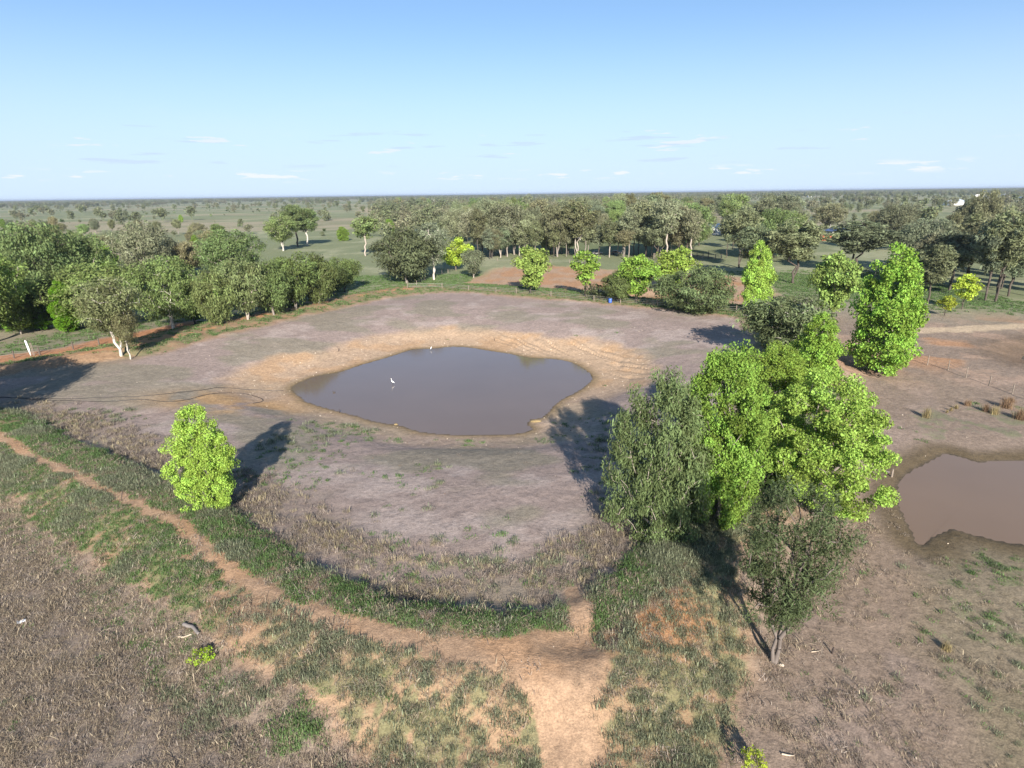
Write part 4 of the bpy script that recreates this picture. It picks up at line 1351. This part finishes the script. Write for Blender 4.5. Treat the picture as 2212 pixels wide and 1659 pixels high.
def far_masses():
    r = np.random.default_rng(5)
    kinds = []
    greens = [(.15, .165, .09), (.17, .175, .105), (.14, .16, .085), (.17, .165, .105), (.135, .15, .085)]
    for i in range(5):
        tm, cm, H0, R0 = PROTO['far%d' % i]
        # crown and trunk of a distant tree in one small mesh
        nv, nt_ = len(cm.vertices), len(tm.vertices)
        V = np.empty(nv * 3, np.float32)
        cm.vertices.foreach_get('co', V)
        V2 = np.empty(nt_ * 3, np.float32)
        tm.vertices.foreach_get('co', V2)
        F1 = np.arange(nv).reshape(-1, 4)
        F2 = np.empty(len(tm.loops), np.int32)
        tm.loops.foreach_get('vertex_index', F2)
        tone = np.concatenate([r.random(len(F1)), np.full(len(F2) // 4, .9)])
        me = mesh_np('distant_tree_%d' % i, np.concatenate([V.reshape(-1, 3), V2.reshape(-1, 3)]), [F1, F2.reshape(-1, 4) + nv], False, [('tone', 'FACE', 'FLOAT', tone)])
        me.materials.append(leaf_material('distant_leaves_%d' % i, greens[i], .45, .15))
        kinds.append(me)
    P = []
    def belt(y0, y1, n, dens, sc, xr=1.05):
        y = np.sqrt(r.uniform(y0 * y0, y1 * y1, n))
        x = y * r.uniform(-xr, xr, n)
        k = r.random(n) < dens(x, y)
        for a, b in zip(x[k], y[k]):
            P.append((a, b, sc))
    openn = lambda x, y: fbm(x * .0035 + 2, y * .0035, 3, 300)
    left = lambda x, y: ss(-.06, -.16, x / y + .12)
    # scattered trees, thick to the right, a few on the left plain
    lf = lambda x, y: 1 - ss(-.24, -.18, x / y)
    belt(370, 1000, 5600, lambda x, y: (1 - lf(x, y)) * ss(.24, .42, openn(x, y)) * .85 * np.where(x / y > .33, .10, 1) + lf(x, y) * .03, 1.0)
    belt(1000, 2300, 6500, lambda x, y: (1 - lf(x, y)) * ss(.32, .5, openn(x, y)) * .9 * np.where(x / y > .33, .20, 1) + lf(x, y) * .10 * ss(.42, .6, openn(x, y)), 1.0)
    belt(2000, 4500, 9000, lambda x, y: ss(.34, .52, openn(x, y)) * (1 - .5 * lf(x, y) * (y < 2900)), 1.25)
    belt(4000, 16000, 15000, lambda x, y: ss(.30, .46, fbm(x * .0012, y * .0012, 3, 305)), 2.0)
    A = np.array(P)
    x, y = A[:, 0], A[:, 1]
    s = A[:, 2] * r.uniform(.55, 1.2, len(x))
    wide = np.where(A[:, 2] > 1.9, 2.2, np.where(A[:, 2] > 1.2, 1.5, 1.0))
    sz = np.minimum(s, 1.25)
    scatter_stuff('far_woodland', np.column_stack([x, y, height(x, y)]), np.column_stack([0 * x, 0 * x, r.uniform(0, 6.28, len(x))]), np.column_stack([s * wide, s * wide, sz]), r.integers(0, 5, len(x)), kinds,
                  'distant grey green woodland reaching to the flat horizon')
    # low scrub over the plain
    n = 5000
    y = np.sqrt(r.uniform(260 ** 2, 2600 ** 2, n))
    x = y * r.uniform(-1.05, 1.05, n)
    k = r.random(n) < ss(.42, .6, fbm(x * .004, y * .006, 3, 310)) * .6
    x, y = x[k], y[k]
    s = r.uniform(.12, .32, len(x))
    scatter_stuff('plain_scrub', np.column_stack([x, y, height(x, y)]), np.column_stack([0 * x, 0 * x, r.uniform(0, 6.28, len(x))]), np.column_stack([s * 1.3, s * 1.3, s]), r.integers(0, 5, len(x)), kinds,
                  'low scrub dotted over the far plain')
    print('far trees', len(A), 'scrub', len(x))

far_masses()
# ------------------------------------------------------------------ buildings
def house(name, U, V, w, d, hw, rz, roof='gable', rh=2.0, wall=(.72, .70, .66), rcol=(.70, .72, .74), label='', cat='house', group=None, doors=True):
    x, y, z = place(U, V)
    e = empty(name, (x, y, z), rz)
    tag(e, label, cat, group)
    MB().box((0, 0, hw / 2 - .1), (w, d, hw + .2)).build('wall', plain('wall_%d' % (sum(wall) * 1000), wall, .8, .06), e)
    ov = .5
    m = MB()
    a, b = w / 2 + ov, d / 2 + ov
    z0 = hw + .13
    if roof == 'gable':
        m.add([(-a, -b, z0), (a, -b, z0), (a, 0, z0 + rh), (-a, 0, z0 + rh), (-a, b, z0), (a, b, z0)], [(0, 1, 2, 3), (3, 2, 5, 4), (0, 3, 4), (1, 5, 2), (0, 4, 5, 1)])
    elif roof == 'hip':
        c = max(.3, a - b * .9)
        m.add([(-a, -b, z0), (a, -b, z0), (a, b, z0), (-a, b, z0), (-c, 0, z0 + rh), (c, 0, z0 + rh)], [(0, 1, 5, 4), (2, 3, 4, 5), (1, 2, 5), (3, 0, 4), (0, 3, 2, 1)])
    else:
        m.box((0, 0, z0 + .15), (w + 2 * ov, d + 2 * ov, .3))
    m.build('roof', plain('roof_%d' % (sum(rcol) * 1000), rcol, .45, .08), e)
    if doors:
        n = max(2, int(w / 4.5))
        for i in range(n):
            px = -w / 2 + (i + .5) * w / n
            if i == n // 2:
                MB().box((px, -d / 2 - .03, 1.05), (1.1, .1, 2.1)).build('door', plain('door_brown', (.16, .10, .06), .6), e)
            else:
                wi = MB().box((px, -d / 2 - .02, 1.7), (1.7, .1, 1.2)).build('window', plain('window_frame', (.55, .55, .55), .5), e)
                MB().box((px, -d / 2 - .075, 1.7), (1.5, .03, 1.0)).build('pane', plain('window_glass', (.03, .04, .05), .08, .1), wi)
    return e

WHT = (.66, .65, .63)
house('house', 1541, 506, 11, 9, 4.2, .25, 'gable', 2.2, WHT, (.78, .79, .80), 'white house with pale iron roof showing through the wood, right of centre')
house('house', 1234, 516, 13, 12, 6.0, -.2, 'gable', 3.2, WHT, (.78, .79, .80), 'white house half hidden by ironbarks in the middle wood')
house('house', 1312, 502, 12, 9, 3.6, .1, 'gable', 2.0, WHT, (.55, .56, .57), 'grey roofed house under the trees beside the hidden white house')
house('house', 1806, 516, 11, 9, 4.2, .1, 'hip', 2.0, WHT, (.10, .15, .30), 'white house with dark blue roof in the right hand wood')
house('shed', 1783, 519, 6, 3, 2.2, .1, 'flat', .2, (.55, .13, .07), (.45, .12, .08), 'low orange red shed beside the blue roofed house', 'shed', doors=False)
house('house', 2063, 443, 29, 17, 4.5, .15, 'hip', 4.2, WHT, (.42, .46, .52), 'wide white house with grey blue hipped roof far right')
house('house', 2107, 426, 14, 10, 7.5, .2, 'flat', 1, WHT, (.30, .30, .32), 'white box house with dark flat roof on the right skyline')
house('house', 2121, 425, 11, 9, 7.5, .1, 'flat', 1, WHT, WHT, 'plain white box house next to the dark roofed one on the right skyline')
house('shed', 2136, 426, 20, 9, 4.5, .05, 'gable', 1, WHT, WHT, 'long low white shed on the right skyline', 'shed')
house('shed', 2139, 436, 16, 9, 6, .1, 'gable', 1.5, WHT, WHT, 'white farm shed in front of the right skyline houses', 'shed')
house('house', 2166, 428, 22, 12, 4, .2, 'hip', 4, (.45, .42, .38), (.10, .13, .22), 'dark blue roofed house near the right edge of the skyline')
house('house', 2200, 436, 24, 14, 6, -.1, 'hip', 3, (.55, .53, .50), (.11, .14, .22), 'grey house with dark roof and carport at the right edge')
house('house', 1568, 435, 20, 14, 6.5, .3, 'gable', 4.5, WHT, WHT, 'white gabled farmhouse in the distance above the wood')
house('house', 1588, 434, 8, 7, 7, .5, 'gable', 2.5, WHT, WHT, 'small white gabled building next to the distant farmhouse')
house('shed', 1600, 435, 17, 9, 5, .05, 'gable', 1.2, WHT, WHT, 'long white shed right of the distant white farmhouse', 'shed')
house('house', 1748, 426, 14, 9, 5, .1, 'gable', 2, WHT, WHT, 'tiny white house far off between trees, right of the farmhouse')
house('house', 591, 431, 16, 9, 6, .1, 'gable', 2, WHT, WHT, 'tiny white homestead far away at the left tree line')

# ------------------------------------------------------------------ fences, yards
MPOST = plain('grey_wood', (.22, .18, .145), .9, .35, 4)
MWIRE = plain('fence_wire', (.34, .32, .30), .5, .1, 3, .6)
MSTEEL = plain('rusty_steel', (.06, .045, .04), .7, .3, 5, .3)

def fence(label, px, h=1.2, wires=(.4, .75, 1.1), r=.08, name='wire_fence', wr=.011, mat=None):
    P = [place(a, b) for a, b in px]
    o = P[0]
    e = empty(name, o)
    tag(e, label, 'fence')
    L = [tuple(q[k] - o[k] for k in range(3)) for q in P]
    rr = random.Random(int(px[0][0]))
    for q in L:
        t = (rr.uniform(-.06, .06), rr.uniform(-.06, .06))
        hh = h * rr.uniform(.92, 1.12)
        MB().tube([(q[0], q[1], q[2] - .3), (q[0] + t[0] * .5, q[1] + t[1] * .5, q[2] + hh * .5), (q[0] + t[0], q[1] + t[1], q[2] + hh)], [r, r * .95, r * .85], 6).build('post', mat or MPOST, e)
    for wz in wires:
        pts = []
        for a, b in zip(L[:-1], L[1:]):
            for k in range(4):
                t = k / 4
                pts.append(tuple(a[i] + (b[i] - a[i]) * t + (wz * h / 1.2 - .10 * math.sin(math.pi * t) if i == 2 else 0) for i in range(3)))
        pts.append((L[-1][0], L[-1][1], L[-1][2] + wz * h / 1.2))
        MB().tube(pts, wr, 4).build('wire', MWIRE, e)
    return e

_fr = [(1900, 748), (1935, 762), (1970, 775.8), (2003, 789), (2048, 799.5), (2086.7, 816), (2136, 833), (2186.5, 851), (2240, 872)]
fence('wire fence with grey timber posts crossing the bare flat on the right', _fr, 1.45, r=.075)
_fb = [(880, 622), (955, 622), (1012, 627), (1071, 631), (1115, 634), (1190, 641), (1283, 650), (1340, 655), (1420, 661), (1500, 667), (1590, 675), (1640, 680), (1695, 686)]
fence('long wire fence running along the top of the back bank', _fb, 1.35, r=.10, wr=.03)
fence('short run of fence posts climbing the grass by the big she-oak', [(900, 618), (918, 606), (937, 598), (955, 593), (968, 590), (985, 585), (1003, 573), (1018, 565)], 1.5, r=.11, wr=.02)
fence('fence of weathered posts below the white pipe at the left edge', [(-40, 783), (31, 774), (86.7, 767), (159, 755), (215, 746)], 1.25, r=.12, mat=plain('dark_post_wood', (.10, .08, .065), .9, .35, 4))
fence('wire fence with dark posts in front of the middle wood', [(1010, 560), (1040, 563), (1075, 564), (1110, 566), (1150, 566), (1190, 567), (1230, 568), (1270, 569)], 1.3, r=.12, wr=.02)

def yard():
    x, y, z = place(1478, 560)
    e = empty('stockyard', (x, y, z))
    tag(e, 'weathered timber rail stockyard under the dark gum', 'stockyard')
    pts = []
    for u, v in [(1412, 558), (1424, 558), (1436, 558), (1470, 559), (1490, 559), (1505, 558), (1518, 558), (1530, 558), (1545, 560), (1558, 560)]:
        q = place(u, v)
        pts.append((q[0] - x, q[1] - y, q[2] - z))
    r = random.Random(4)
    for i, q in enumerate(pts):
        MB().tube([(q[0], q[1], q[2] - .4), (q[0], q[1], q[2] + (3.2 if i == 7 else 2.1))], .14, 6).build('post', MPOST, e)
    for a, b in zip(pts[:-1], pts[1:]):
        for k in range(5):
            h = .35 + .38 * k
            MB().tube([(a[0], a[1] - .16, a[2] + h + r.uniform(-.05, .05)), (b[0], b[1] - .16, b[2] + h + r.uniform(-.05, .05))], .075, 5).build('rail', MPOST, e)
yard()

def old_car(U, V, rz, label, col):
    x, y, z = place(U, V)
    e = empty('parked_car', (x, y, z), rz)
    tag(e, label, 'car', 'old cars parked under the trees')
    b = MB()
    prof = [(-2.2, .45), (2.2, .45), (2.25, .95), (1.1, 1.05), (.5, 1.55), (-1.5, 1.55), (-2.15, 1.0)]
    n = len(prof)
    b.add([(px, -.85, pz) for px, pz in prof] + [(px, .85, pz) for px, pz in prof],
          [tuple(range(n)), tuple(range(2 * n - 1, n - 1, -1))] + [(i, i + n, (i + 1) % n + n, (i + 1) % n) for i in range(n)])
    b.build('body', plain('car_paint_%d' % (col[2] * 1000), col, .45, .15), e)
    for s in (-1, 1):
        MB().add([(.42, s * .865, 1.48), (-1.4, s * .865, 1.48), (-1.85, s * .865, 1.08), (.9, s * .865, 1.08)], [(0, 1, 2, 3), (3, 2, 1, 0)]).build('window', plain('car_glass', (.02, .025, .03), .1, .1), e)
        for px in (-1.35, 1.4):
            MB().tube([(px, s * .9, .34), (px, s * .68, .34)], .34, 12).build('wheel', plain('tyre', (.02, .02, .02), .9), e)
    return e
old_car(1290, 550, .1, 'faded grey car parked under the ironbarks, left one of two', (.26, .25, .25))
old_car(1332, 549, -.3, 'dull brown grey car in the shade right of the faded grey car', (.16, .145, .13))

# ------------------------------------------------------------------ birds
def loft(path, n=10):
    """rings round a path: (x, z, half width y, half height) -> closed body surface"""
    m = MB()
    k = len(path)
    V = []
    for i, (px, pz, ry, rz_) in enumerate(path):
        a = path[max(0, i - 1)]
        b = path[min(k - 1, i + 1)]
        tx, tz = b[0] - a[0], b[1] - a[1]
        L = math.hypot(tx, tz) or 1
        nx, nz = -tz / L, tx / L
        for j in range(n):
            an = 2 * math.pi * j / n
            V.append((px + nx * math.sin(an) * rz_, math.cos(an) * ry, pz + nz * math.sin(an) * rz_))
    Fc = [(i * n + j, i * n + (j + 1) % n, (i + 1) * n + (j + 1) % n, (i + 1) * n + j) for i in range(k - 1) for j in range(n)]
    Fc += [tuple(range(n))[::-1], tuple(range((k - 1) * n, k * n))]
    m.add(V, Fc)
    return m

def egret(U, V, zw, rz, s, hunched, label):
    x, y = ground(U, V, zw)
    e = empty('egret', (x, y, zw), rz)
    e.scale = (s, s, s)
    tag(e, label, 'egret')
    MF = plain('white_feathers', (.86, .86, .84), .8, .04)
    if hunched:
        path = [(-.34, .24, .01, .01), (-.26, .30, .05, .035), (-.12, .40, .095, .10), (.02, .50, .10, .12), (.10, .60, .065, .075), (.10, .68, .035, .04), (.10, .73, .035, .038), (.15, .755, .033, .034), (.20, .75, .02, .02), (.225, .745, .012, .012)]
    else:
        path = [(-.36, .26, .01, .01), (-.28, .31, .05, .035), (-.14, .40, .095, .10), (.0, .49, .10, .115), (.10, .57, .06, .065), (.14, .65, .03, .032), (.12, .74, .026, .028), (.08, .82, .024, .026), (.085, .90, .026, .028), (.13, .945, .034, .034), (.19, .945, .027, .027), (.225, .94, .013, .013)]
    b = loft(path).build('body', MF, e, smooth=True)
    md = b.modifiers.new('soft', 'SUBSURF')
    md.levels = md.render_levels = 1
    bx, bz = path[-1][0], path[-1][1]
    MB().tube([(bx - .015, 0, bz), (bx + .05, 0, bz - .006), (bx + .12, 0, bz - .02)], [.014, .010, .002], 6).build('bill', plain('yellow_bill', (.60, .42, .08), .5), e)
    for q in (-1, 1):
        MB().add([(bx - .06 + dx, q * (.027 + .004), bz + .012 + dz) for dx, dz in ((-.006, 0), (0, -.006), (.006, 0), (0, .006))], [(0, 1, 2, 3), (3, 2, 1, 0)]).build('eye', plain('bird_eye', (.02, .02, .01), .3), e)
        MB().tube([(-.02, q * .045, .40), (-.06, q * .045, .24), (-.02, q * .045, -.12)], [.022, .014, .012], 6).build('leg', plain('dark_legs', (.03, .03, .028), .7), e)
egret(848, 830.5, ZW, math.pi - .15, 1.0, False, 'white egret with long neck wading in the pond, facing left')
egret(931.5, 756, ZW, 1.2, .85, True, 'hunched white egret standing at the far edge of the pond')

def duck():
    x, y = ground(722, 848, ZW)
    e = empty('duck', (x, y, ZW), math.pi)
    tag(e, 'small dark duck swimming near the left tip of the pond', 'duck')
    loft([(-.24, .10, .01, .01), (-.16, .08, .07, .05), (0, .05, .10, .09), (.12, .07, .07, .08), (.17, .15, .035, .045), (.19, .22, .04, .042), (.23, .22, .03, .03), (.25, .215, .015, .015)]).build('body', plain('duck_feathers', (.05, .04, .035), .7), e, smooth=True)
    MB().tube([(.24, 0, .21), (.30, 0, .20)], [.016, .010], 6).build('bill', plain('dark_bill', (.03, .03, .03), .5), e)
duck()

# ------------------------------------------------------------------ pipes, logs and other single things
def along(pxs, name, label, cat, r, mat, lift=.04, taper=None, k=5):
    P = np.array([place(a, b) for a, b in pxs])
    Q = []
    for i in range(len(P) - 1):
        p0, p1, p2, p3 = P[max(0, i - 1)], P[i], P[i + 1], P[min(len(P) - 1, i + 2)]
        for j in range(k):
            t = j / k
            Q.append(0.5 * (2 * p1 + (p2 - p0) * t + (2 * p0 - 5 * p1 + 4 * p2 - p3) * t * t + (3 * p1 - p0 - 3 * p2 + p3) * t ** 3))
    Q.append(P[-1])
    Q = np.array(Q)
    Q[:, 2] = height(Q[:, 0], Q[:, 1]) + lift
    o = Q[0].copy()
    rad = np.full(len(Q), r) if taper is None else np.linspace(r, r * taper, len(Q))
    ob = MB().tube([tuple(q - o) for q in Q], list(rad), 7).build(name, mat, smooth=True)
    ob.location = o
    return tag(ob, label, cat)

MPIPE = plain('black_poly', (.018, .018, .018), .45, .1)
zz = lambda L: [(a * .31244, 748.85 + b * .31244) for a, b in L]
along(zz([(-300, 345), (0, 354), (430, 362), (700, 352), (1000, 340), (1200, 322), (1400, 300), (1500, 284), (1600, 288), (1750, 300), (1960, 305)]), 'poly_pipe', 'black poly pipe lying straight across the dam floor towards the pond', 'pipe', .035, MPIPE)
along(zz([(-300, 340), (0, 349), (300, 372), (500, 376), (760, 380), (980, 366), (1130, 380), (1270, 372), (1400, 340), (1520, 322), (1650, 322), (1750, 340), (1810, 362), (1812, 380), (1750, 392)]), 'poly_pipe',
      'wavy black poly pipe ending in a hook on the dam floor', 'pipe', .035, MPIPE, .045)
MLOGD = plain('weathered_log', (.17, .15, .14), .9, .3, 4)
MLOGP = plain('pale_stick', (.45, .37, .28), .9, .25, 4)
along([(398, 1352), (406, 1355), (416, 1357), (422, 1363), (430, 1372)], 'fallen_log', 'grey fallen log with dark shadow in the dry grass, lower left', 'log', .13, MLOGD, .12, .7)
along([(386, 1377), (396, 1378), (404, 1375.5), (414, 1371.6)], 'fallen_branch', 'pale bleached branch lying below the grey log', 'branch', .07, MLOGP, .06, .5)
along([(1895, 1014), (1908, 1018), (1921, 1022)], 'fallen_rail', 'fallen grey rail beside the short post near the brown pond', 'rail', .08, MLOGD, .08)
along([(1688, 1630), (1702, 1633), (1716, 1634)], 'fallen_branch', 'thin pale branch on the ground at the bottom right of centre', 'branch', .05, MLOGP, .05, .5)
along([(1752, 1409), (1762, 1408), (1772, 1406)], 'fallen_branch', 'short pale stick on bare ground right of the olive tree trunk', 'branch', .035, MLOGP, .03, .5)

def stake(U, V, h, r, name, label, cat, mat, tilt=(0, 0), z=None):
    x, y, zz_ = place(U, V)
    if z is not None:
        x, y = ground(U, V, z)
        zz_ = z
    ob = MB().tube([(0, 0, -.3), (tilt[0] * .5, tilt[1] * .5, h * .5), (tilt[0], tilt[1], h)], [r, r * .95, r * .8], 6).build(name, mat)
    ob.location = (x, y, zz_)
    return tag(ob, label, cat)
stake(261, 1082, .95, .032, 'iron_picket', 'leaning rusty iron picket standing on the edge of the trail', 'picket', MSTEEL, (.30, .1))
stake(733, 892, .55, .045, 'stick', 'short brown stick standing at the near edge of the pond', 'stick', MSTEEL, (.04, 0))
stake(732, 759, .9, .05, 'stick', 'forked brown stick standing on the orange bank left of the egret', 'stick', MSTEEL, (-.1, 0))
stake(1797, 1412, .42, .06, 'stump', 'small dark stump on bare ground right of the olive tree', 'stump', MSTEEL, (.05, .02))
stake(1926, 1030, .8, .10, 'post', 'short grey strainer post on the shore of the brown pond', 'post', MPOST)
stake(1448, 1118, .0 + .6, .09, 'stump', 'low stump in the shade under the drooping grey tree', 'stump', MSTEEL)
stake(1068, 1716 - 1000 + 20, .5, .04, 'stick', 'thin stick on the far side of the dam floor', 'stick', MSTEEL, (.1, 0))

def white_pipe():
    x, y, z = place(67, 768)
    e = empty('standpipe', (x, y, z))
    tag(e, 'white standpipe with grey support posts by the left fence', 'standpipe')
    MB().tube([(0, 0, -.2), (-.10, 0, 1.2), (-.30, 0, 2.6)], [.07, .17, .13], 10).build('pipe', plain('white_pipe', (.80, .80, .78), .5, .05), e, smooth=True)
    MB().tube([(-.30, 0, 2.55), (-.42, 0, 2.62)], [.11, .09], 10).build('cap', plain('white_pipe', (.8, .8, .78)), e)
    for q in (.35, .55):
        MB().tube([(q, .1, -.3), (q - .12, .1, 2.2)], .05, 6).build('support', MPOST, e)
white_pipe()

def drum():
    x, y, z = place(1318, 654)
    e = empty('drum', (x, y, z), .3)
    tag(e, 'blue plastic drum by the fence on the back bank', 'drum')
    R_, h = .42, 1.0
    prof = [(0, 0), (R_ * .93, 0), (R_, .06), (R_, .30), (R_ * 1.04, .33), (R_, .36), (R_, .64), (R_ * 1.04, .67), (R_, .70), (R_, .94), (R_ * .93, h), (0, h)]
    n = 16
    V = [(r_ * math.cos(2 * math.pi * j / n), r_ * math.sin(2 * math.pi * j / n), z_) for r_, z_ in prof for j in range(n)]
    Fc = [(i * n + j, i * n + (j + 1) % n, (i + 1) * n + (j + 1) % n, (i + 1) * n + j) for i in range(len(prof) - 1) for j in range(n)]
    MB().add(V, Fc).build('barrel', plain('blue_plastic', (.05, .12, .42), .45, .1), e, smooth=True)
    MB().tube([(.2, 0, h), (.2, 0, h + .05)], .06, 8).build('bung', plain('white_pipe', (.8, .8, .78)), e)
drum()

def litter():
    x, y, z = place(38, 1351)
    r = np.random.default_rng(9)
    m = MB()
    V = [(i * .11 + r.normal(0, .015), j * .11 + r.normal(0, .015), .05 + abs(r.normal(0, .055))) for j in range(4) for i in range(5)]
    Fc = [(j * 5 + i, j * 5 + i + 1, j * 5 + i + 6, j * 5 + i + 5) for j in range(3) for i in range(4)]
    o = m.add(V, Fc).build('litter', plain('white_sheet', (.82, .82, .82), .6, .05))
    md = o.modifiers.new('thick', 'SOLIDIFY')
    md.thickness = .01
    o.location = (x, y, z)
    o.rotation_euler = (0, 0, .7)
    tag(o, 'scrap of white plastic lying in the dry grass at left', 'litter')
litter()

def lump(name, U, V, sx, sy, sz, mat, label, cat, seed, z=None, group=None):
    x, y, zz_ = place(U, V)
    if z is not None:
        x, y = ground(U, V, z)
        zz_ = z
    n, k = 14, 7
    r = np.random.default_rng(seed)
    V_ = []
    for i in range(k + 1):
        th = math.pi * i / k
        for j in range(n):
            ph = 2 * math.pi * j / n
            q = 1 + .22 * (fbm(np.array([math.cos(ph) * 2 + seed]), np.array([math.sin(ph) * 2 + th * 1.5]), 3, seed)[0] - .5) * 2
            V_.append((sx * q * math.sin(th) * math.cos(ph), sy * q * math.sin(th) * math.sin(ph), sz * q * math.cos(th)))
    Fc = [(i * n + j, (i + 1) * n + j, (i + 1) * n + (j + 1) % n, i * n + (j + 1) % n) for i in range(k) for j in range(n)]
    o = MB().add(V_, Fc).build(name, mat, smooth=True)
    o.location = (x, y, zz_)
    return tag(o, label, cat, group)
MEARTH = plain('yellow_earth', (.24, .175, .085), .95, .5, 3)
lump('earth_mound', 1158, 911, .75, .42, .26, MEARTH, 'yellow earth mound jutting into the pond by the tree shadow', 'mound', 3, ZW)
lump('rock', 1040, 893 - 2, .0 + .35, .25, .18, MEARTH, 'pale rock at the near edge of the pond', 'rock', 4, ZW) if False else None
lump('rock', 1688, 1437, .16, .12, .10, plain('pale_stone', (.50, .42, .33), .9), 'pale stone at the foot of the olive tree', 'rock', 5)
lump('rock', 855, 917, .30, .2, .14, MEARTH, 'low yellow rock on the near waterline of the pond', 'rock', 6, ZW)

# tussocks on the right hand flat
_tz = [(1120, 735, 130, 95, 0), (1350, 680, 42, 30, 0), (1395, 660, 55, 40, 0), (1450, 635, 52, 50, 0), (1580, 600, 75, 85, 1), (1780, 665, 95, 90, 1), (1880, 695, 105, 100, 0), (2010, 625, 130, 150, 1), (2165, 755, 135, 150, 1), (2060, 560, 60, 90, 1)]
_tl = ['tall pale straw tussock standing by itself, leftmost of the dry tussocks', 'smallest straw tussock, left one of the low trio', 'low straw tussock in the middle of the low trio', 'low straw tussock at the right of the low trio',
       'reddish tussock behind the low trio', 'reddish brown tussock left of the straw coloured one', 'straw tussock in front of the biggest reddish ones', 'biggest reddish brown tussock in the back of the row',
       'big reddish tussock at the right picture edge', 'half hidden reddish tussock behind the biggest one']
_tp = [tuft('tussock_blades_%d' % i, 400 + i, 230, 1.0, .24, .013, .40, MLEAF) for i in range(3)]
for i, (a, b, h, w, c) in enumerate(_tz):
    U_, V_ = (3100 + a * .3345) / 1.736, (1320 + b * .3345) / 1.736
    x, y, z = place(U_, V_)
    dist = np.array([x, y, z - CAMZ]) @ _f
    o = link('tussock', _tp[i % 3], color=[(.34, .275, .15), (.29, .195, .125)][c])
    o.location = (x, y, z)
    hh = h * .1927 * dist / F / .9
    o.scale = (w * .1927 * dist / F * .75, w * .1927 * dist / F * .75, hh)
    o.rotation_euler = (0, 0, i * 1.1)
    tag(o, _tl[i], 'tussock', 'dry tussocks on the right hand flat')
x, y, z = place(2045, 1404)
o = link('tussock', _tp[0], color=(.34, .275, .15))
o.location = (x, y, z)
o.scale = (.5, .5, .62)
tag(o, 'single small straw tussock with long shadow on the lower right flat', 'tussock')

T('sapling', 436, 1434, 1405, 52, 'sapling', (.33, .44, .05), GREYB, 'small lime green sapling in the dry grass, lower left', cat='shrub', rz=.5)
T('sapling', 1622, 1674, 1626, 58, 'sapling', (.36, .44, .05), GREYB, 'yellow green sapling cut by the bottom edge of the picture', cat='shrub', rz=1.5)

def leaning_dead():
    x, y, z = place(1492, 662)
    e = empty('dead_branch', (x, y, z))
    tag(e, 'leaning bare dead branch right of the weeping olive tree', 'dead branch')
    MB().tube([(0, 0, -.3), (1.6, .3, 1.4), (3.2, .5, 2.9), (5.2, .7, 4.6), (6.2, .8, 6.6)], [.22, .19, .15, .09, .03], 7).build('limb', plain('dead_wood', (.20, .165, .14), .9, .3), e, smooth=True)
    MB().tube([(3.6, .55, 3.2), (5.0, .2, 3.7), (7.0, 0, 4.0)], [.09, .06, .02], 6).build('limb', plain('dead_wood', (.2, .165, .14)), e, smooth=True)
    MB().tube([(2.0, .35, 1.8), (2.2, .8, 3.2)], [.09, .03], 6).build('limb', plain('dead_wood', (.2, .165, .14)), e, smooth=True)
leaning_dead()

# ------------------------------------------------------------------ haze
def haze():
    bx = MB().box((0, 20000, 15.5), (88000, 44000, 43.0))
    o = bx.build('haze')
    m = bpy.data.materials.new('haze')
    m.use_nodes = True
    t = m.node_tree
    t.nodes.clear()
    out = N(t, 'ShaderNodeOutputMaterial')
    v = N(t, 'ShaderNodeVolumePrincipled')
    v.inputs['Color'].default_value = (.72, .82, 1.0, 1)
    v.inputs['Density'].default_value = .000075
    v.inputs['Anisotropy'].default_value = .2
    t.links.new(v.outputs[0], out.inputs['Volume'])
    m.cycles.homogeneous_volume = True
    o.data.materials.append(m)
    tag(o, 'thin bluish air haze over the whole plain', 'haze', kind='stuff')
haze()
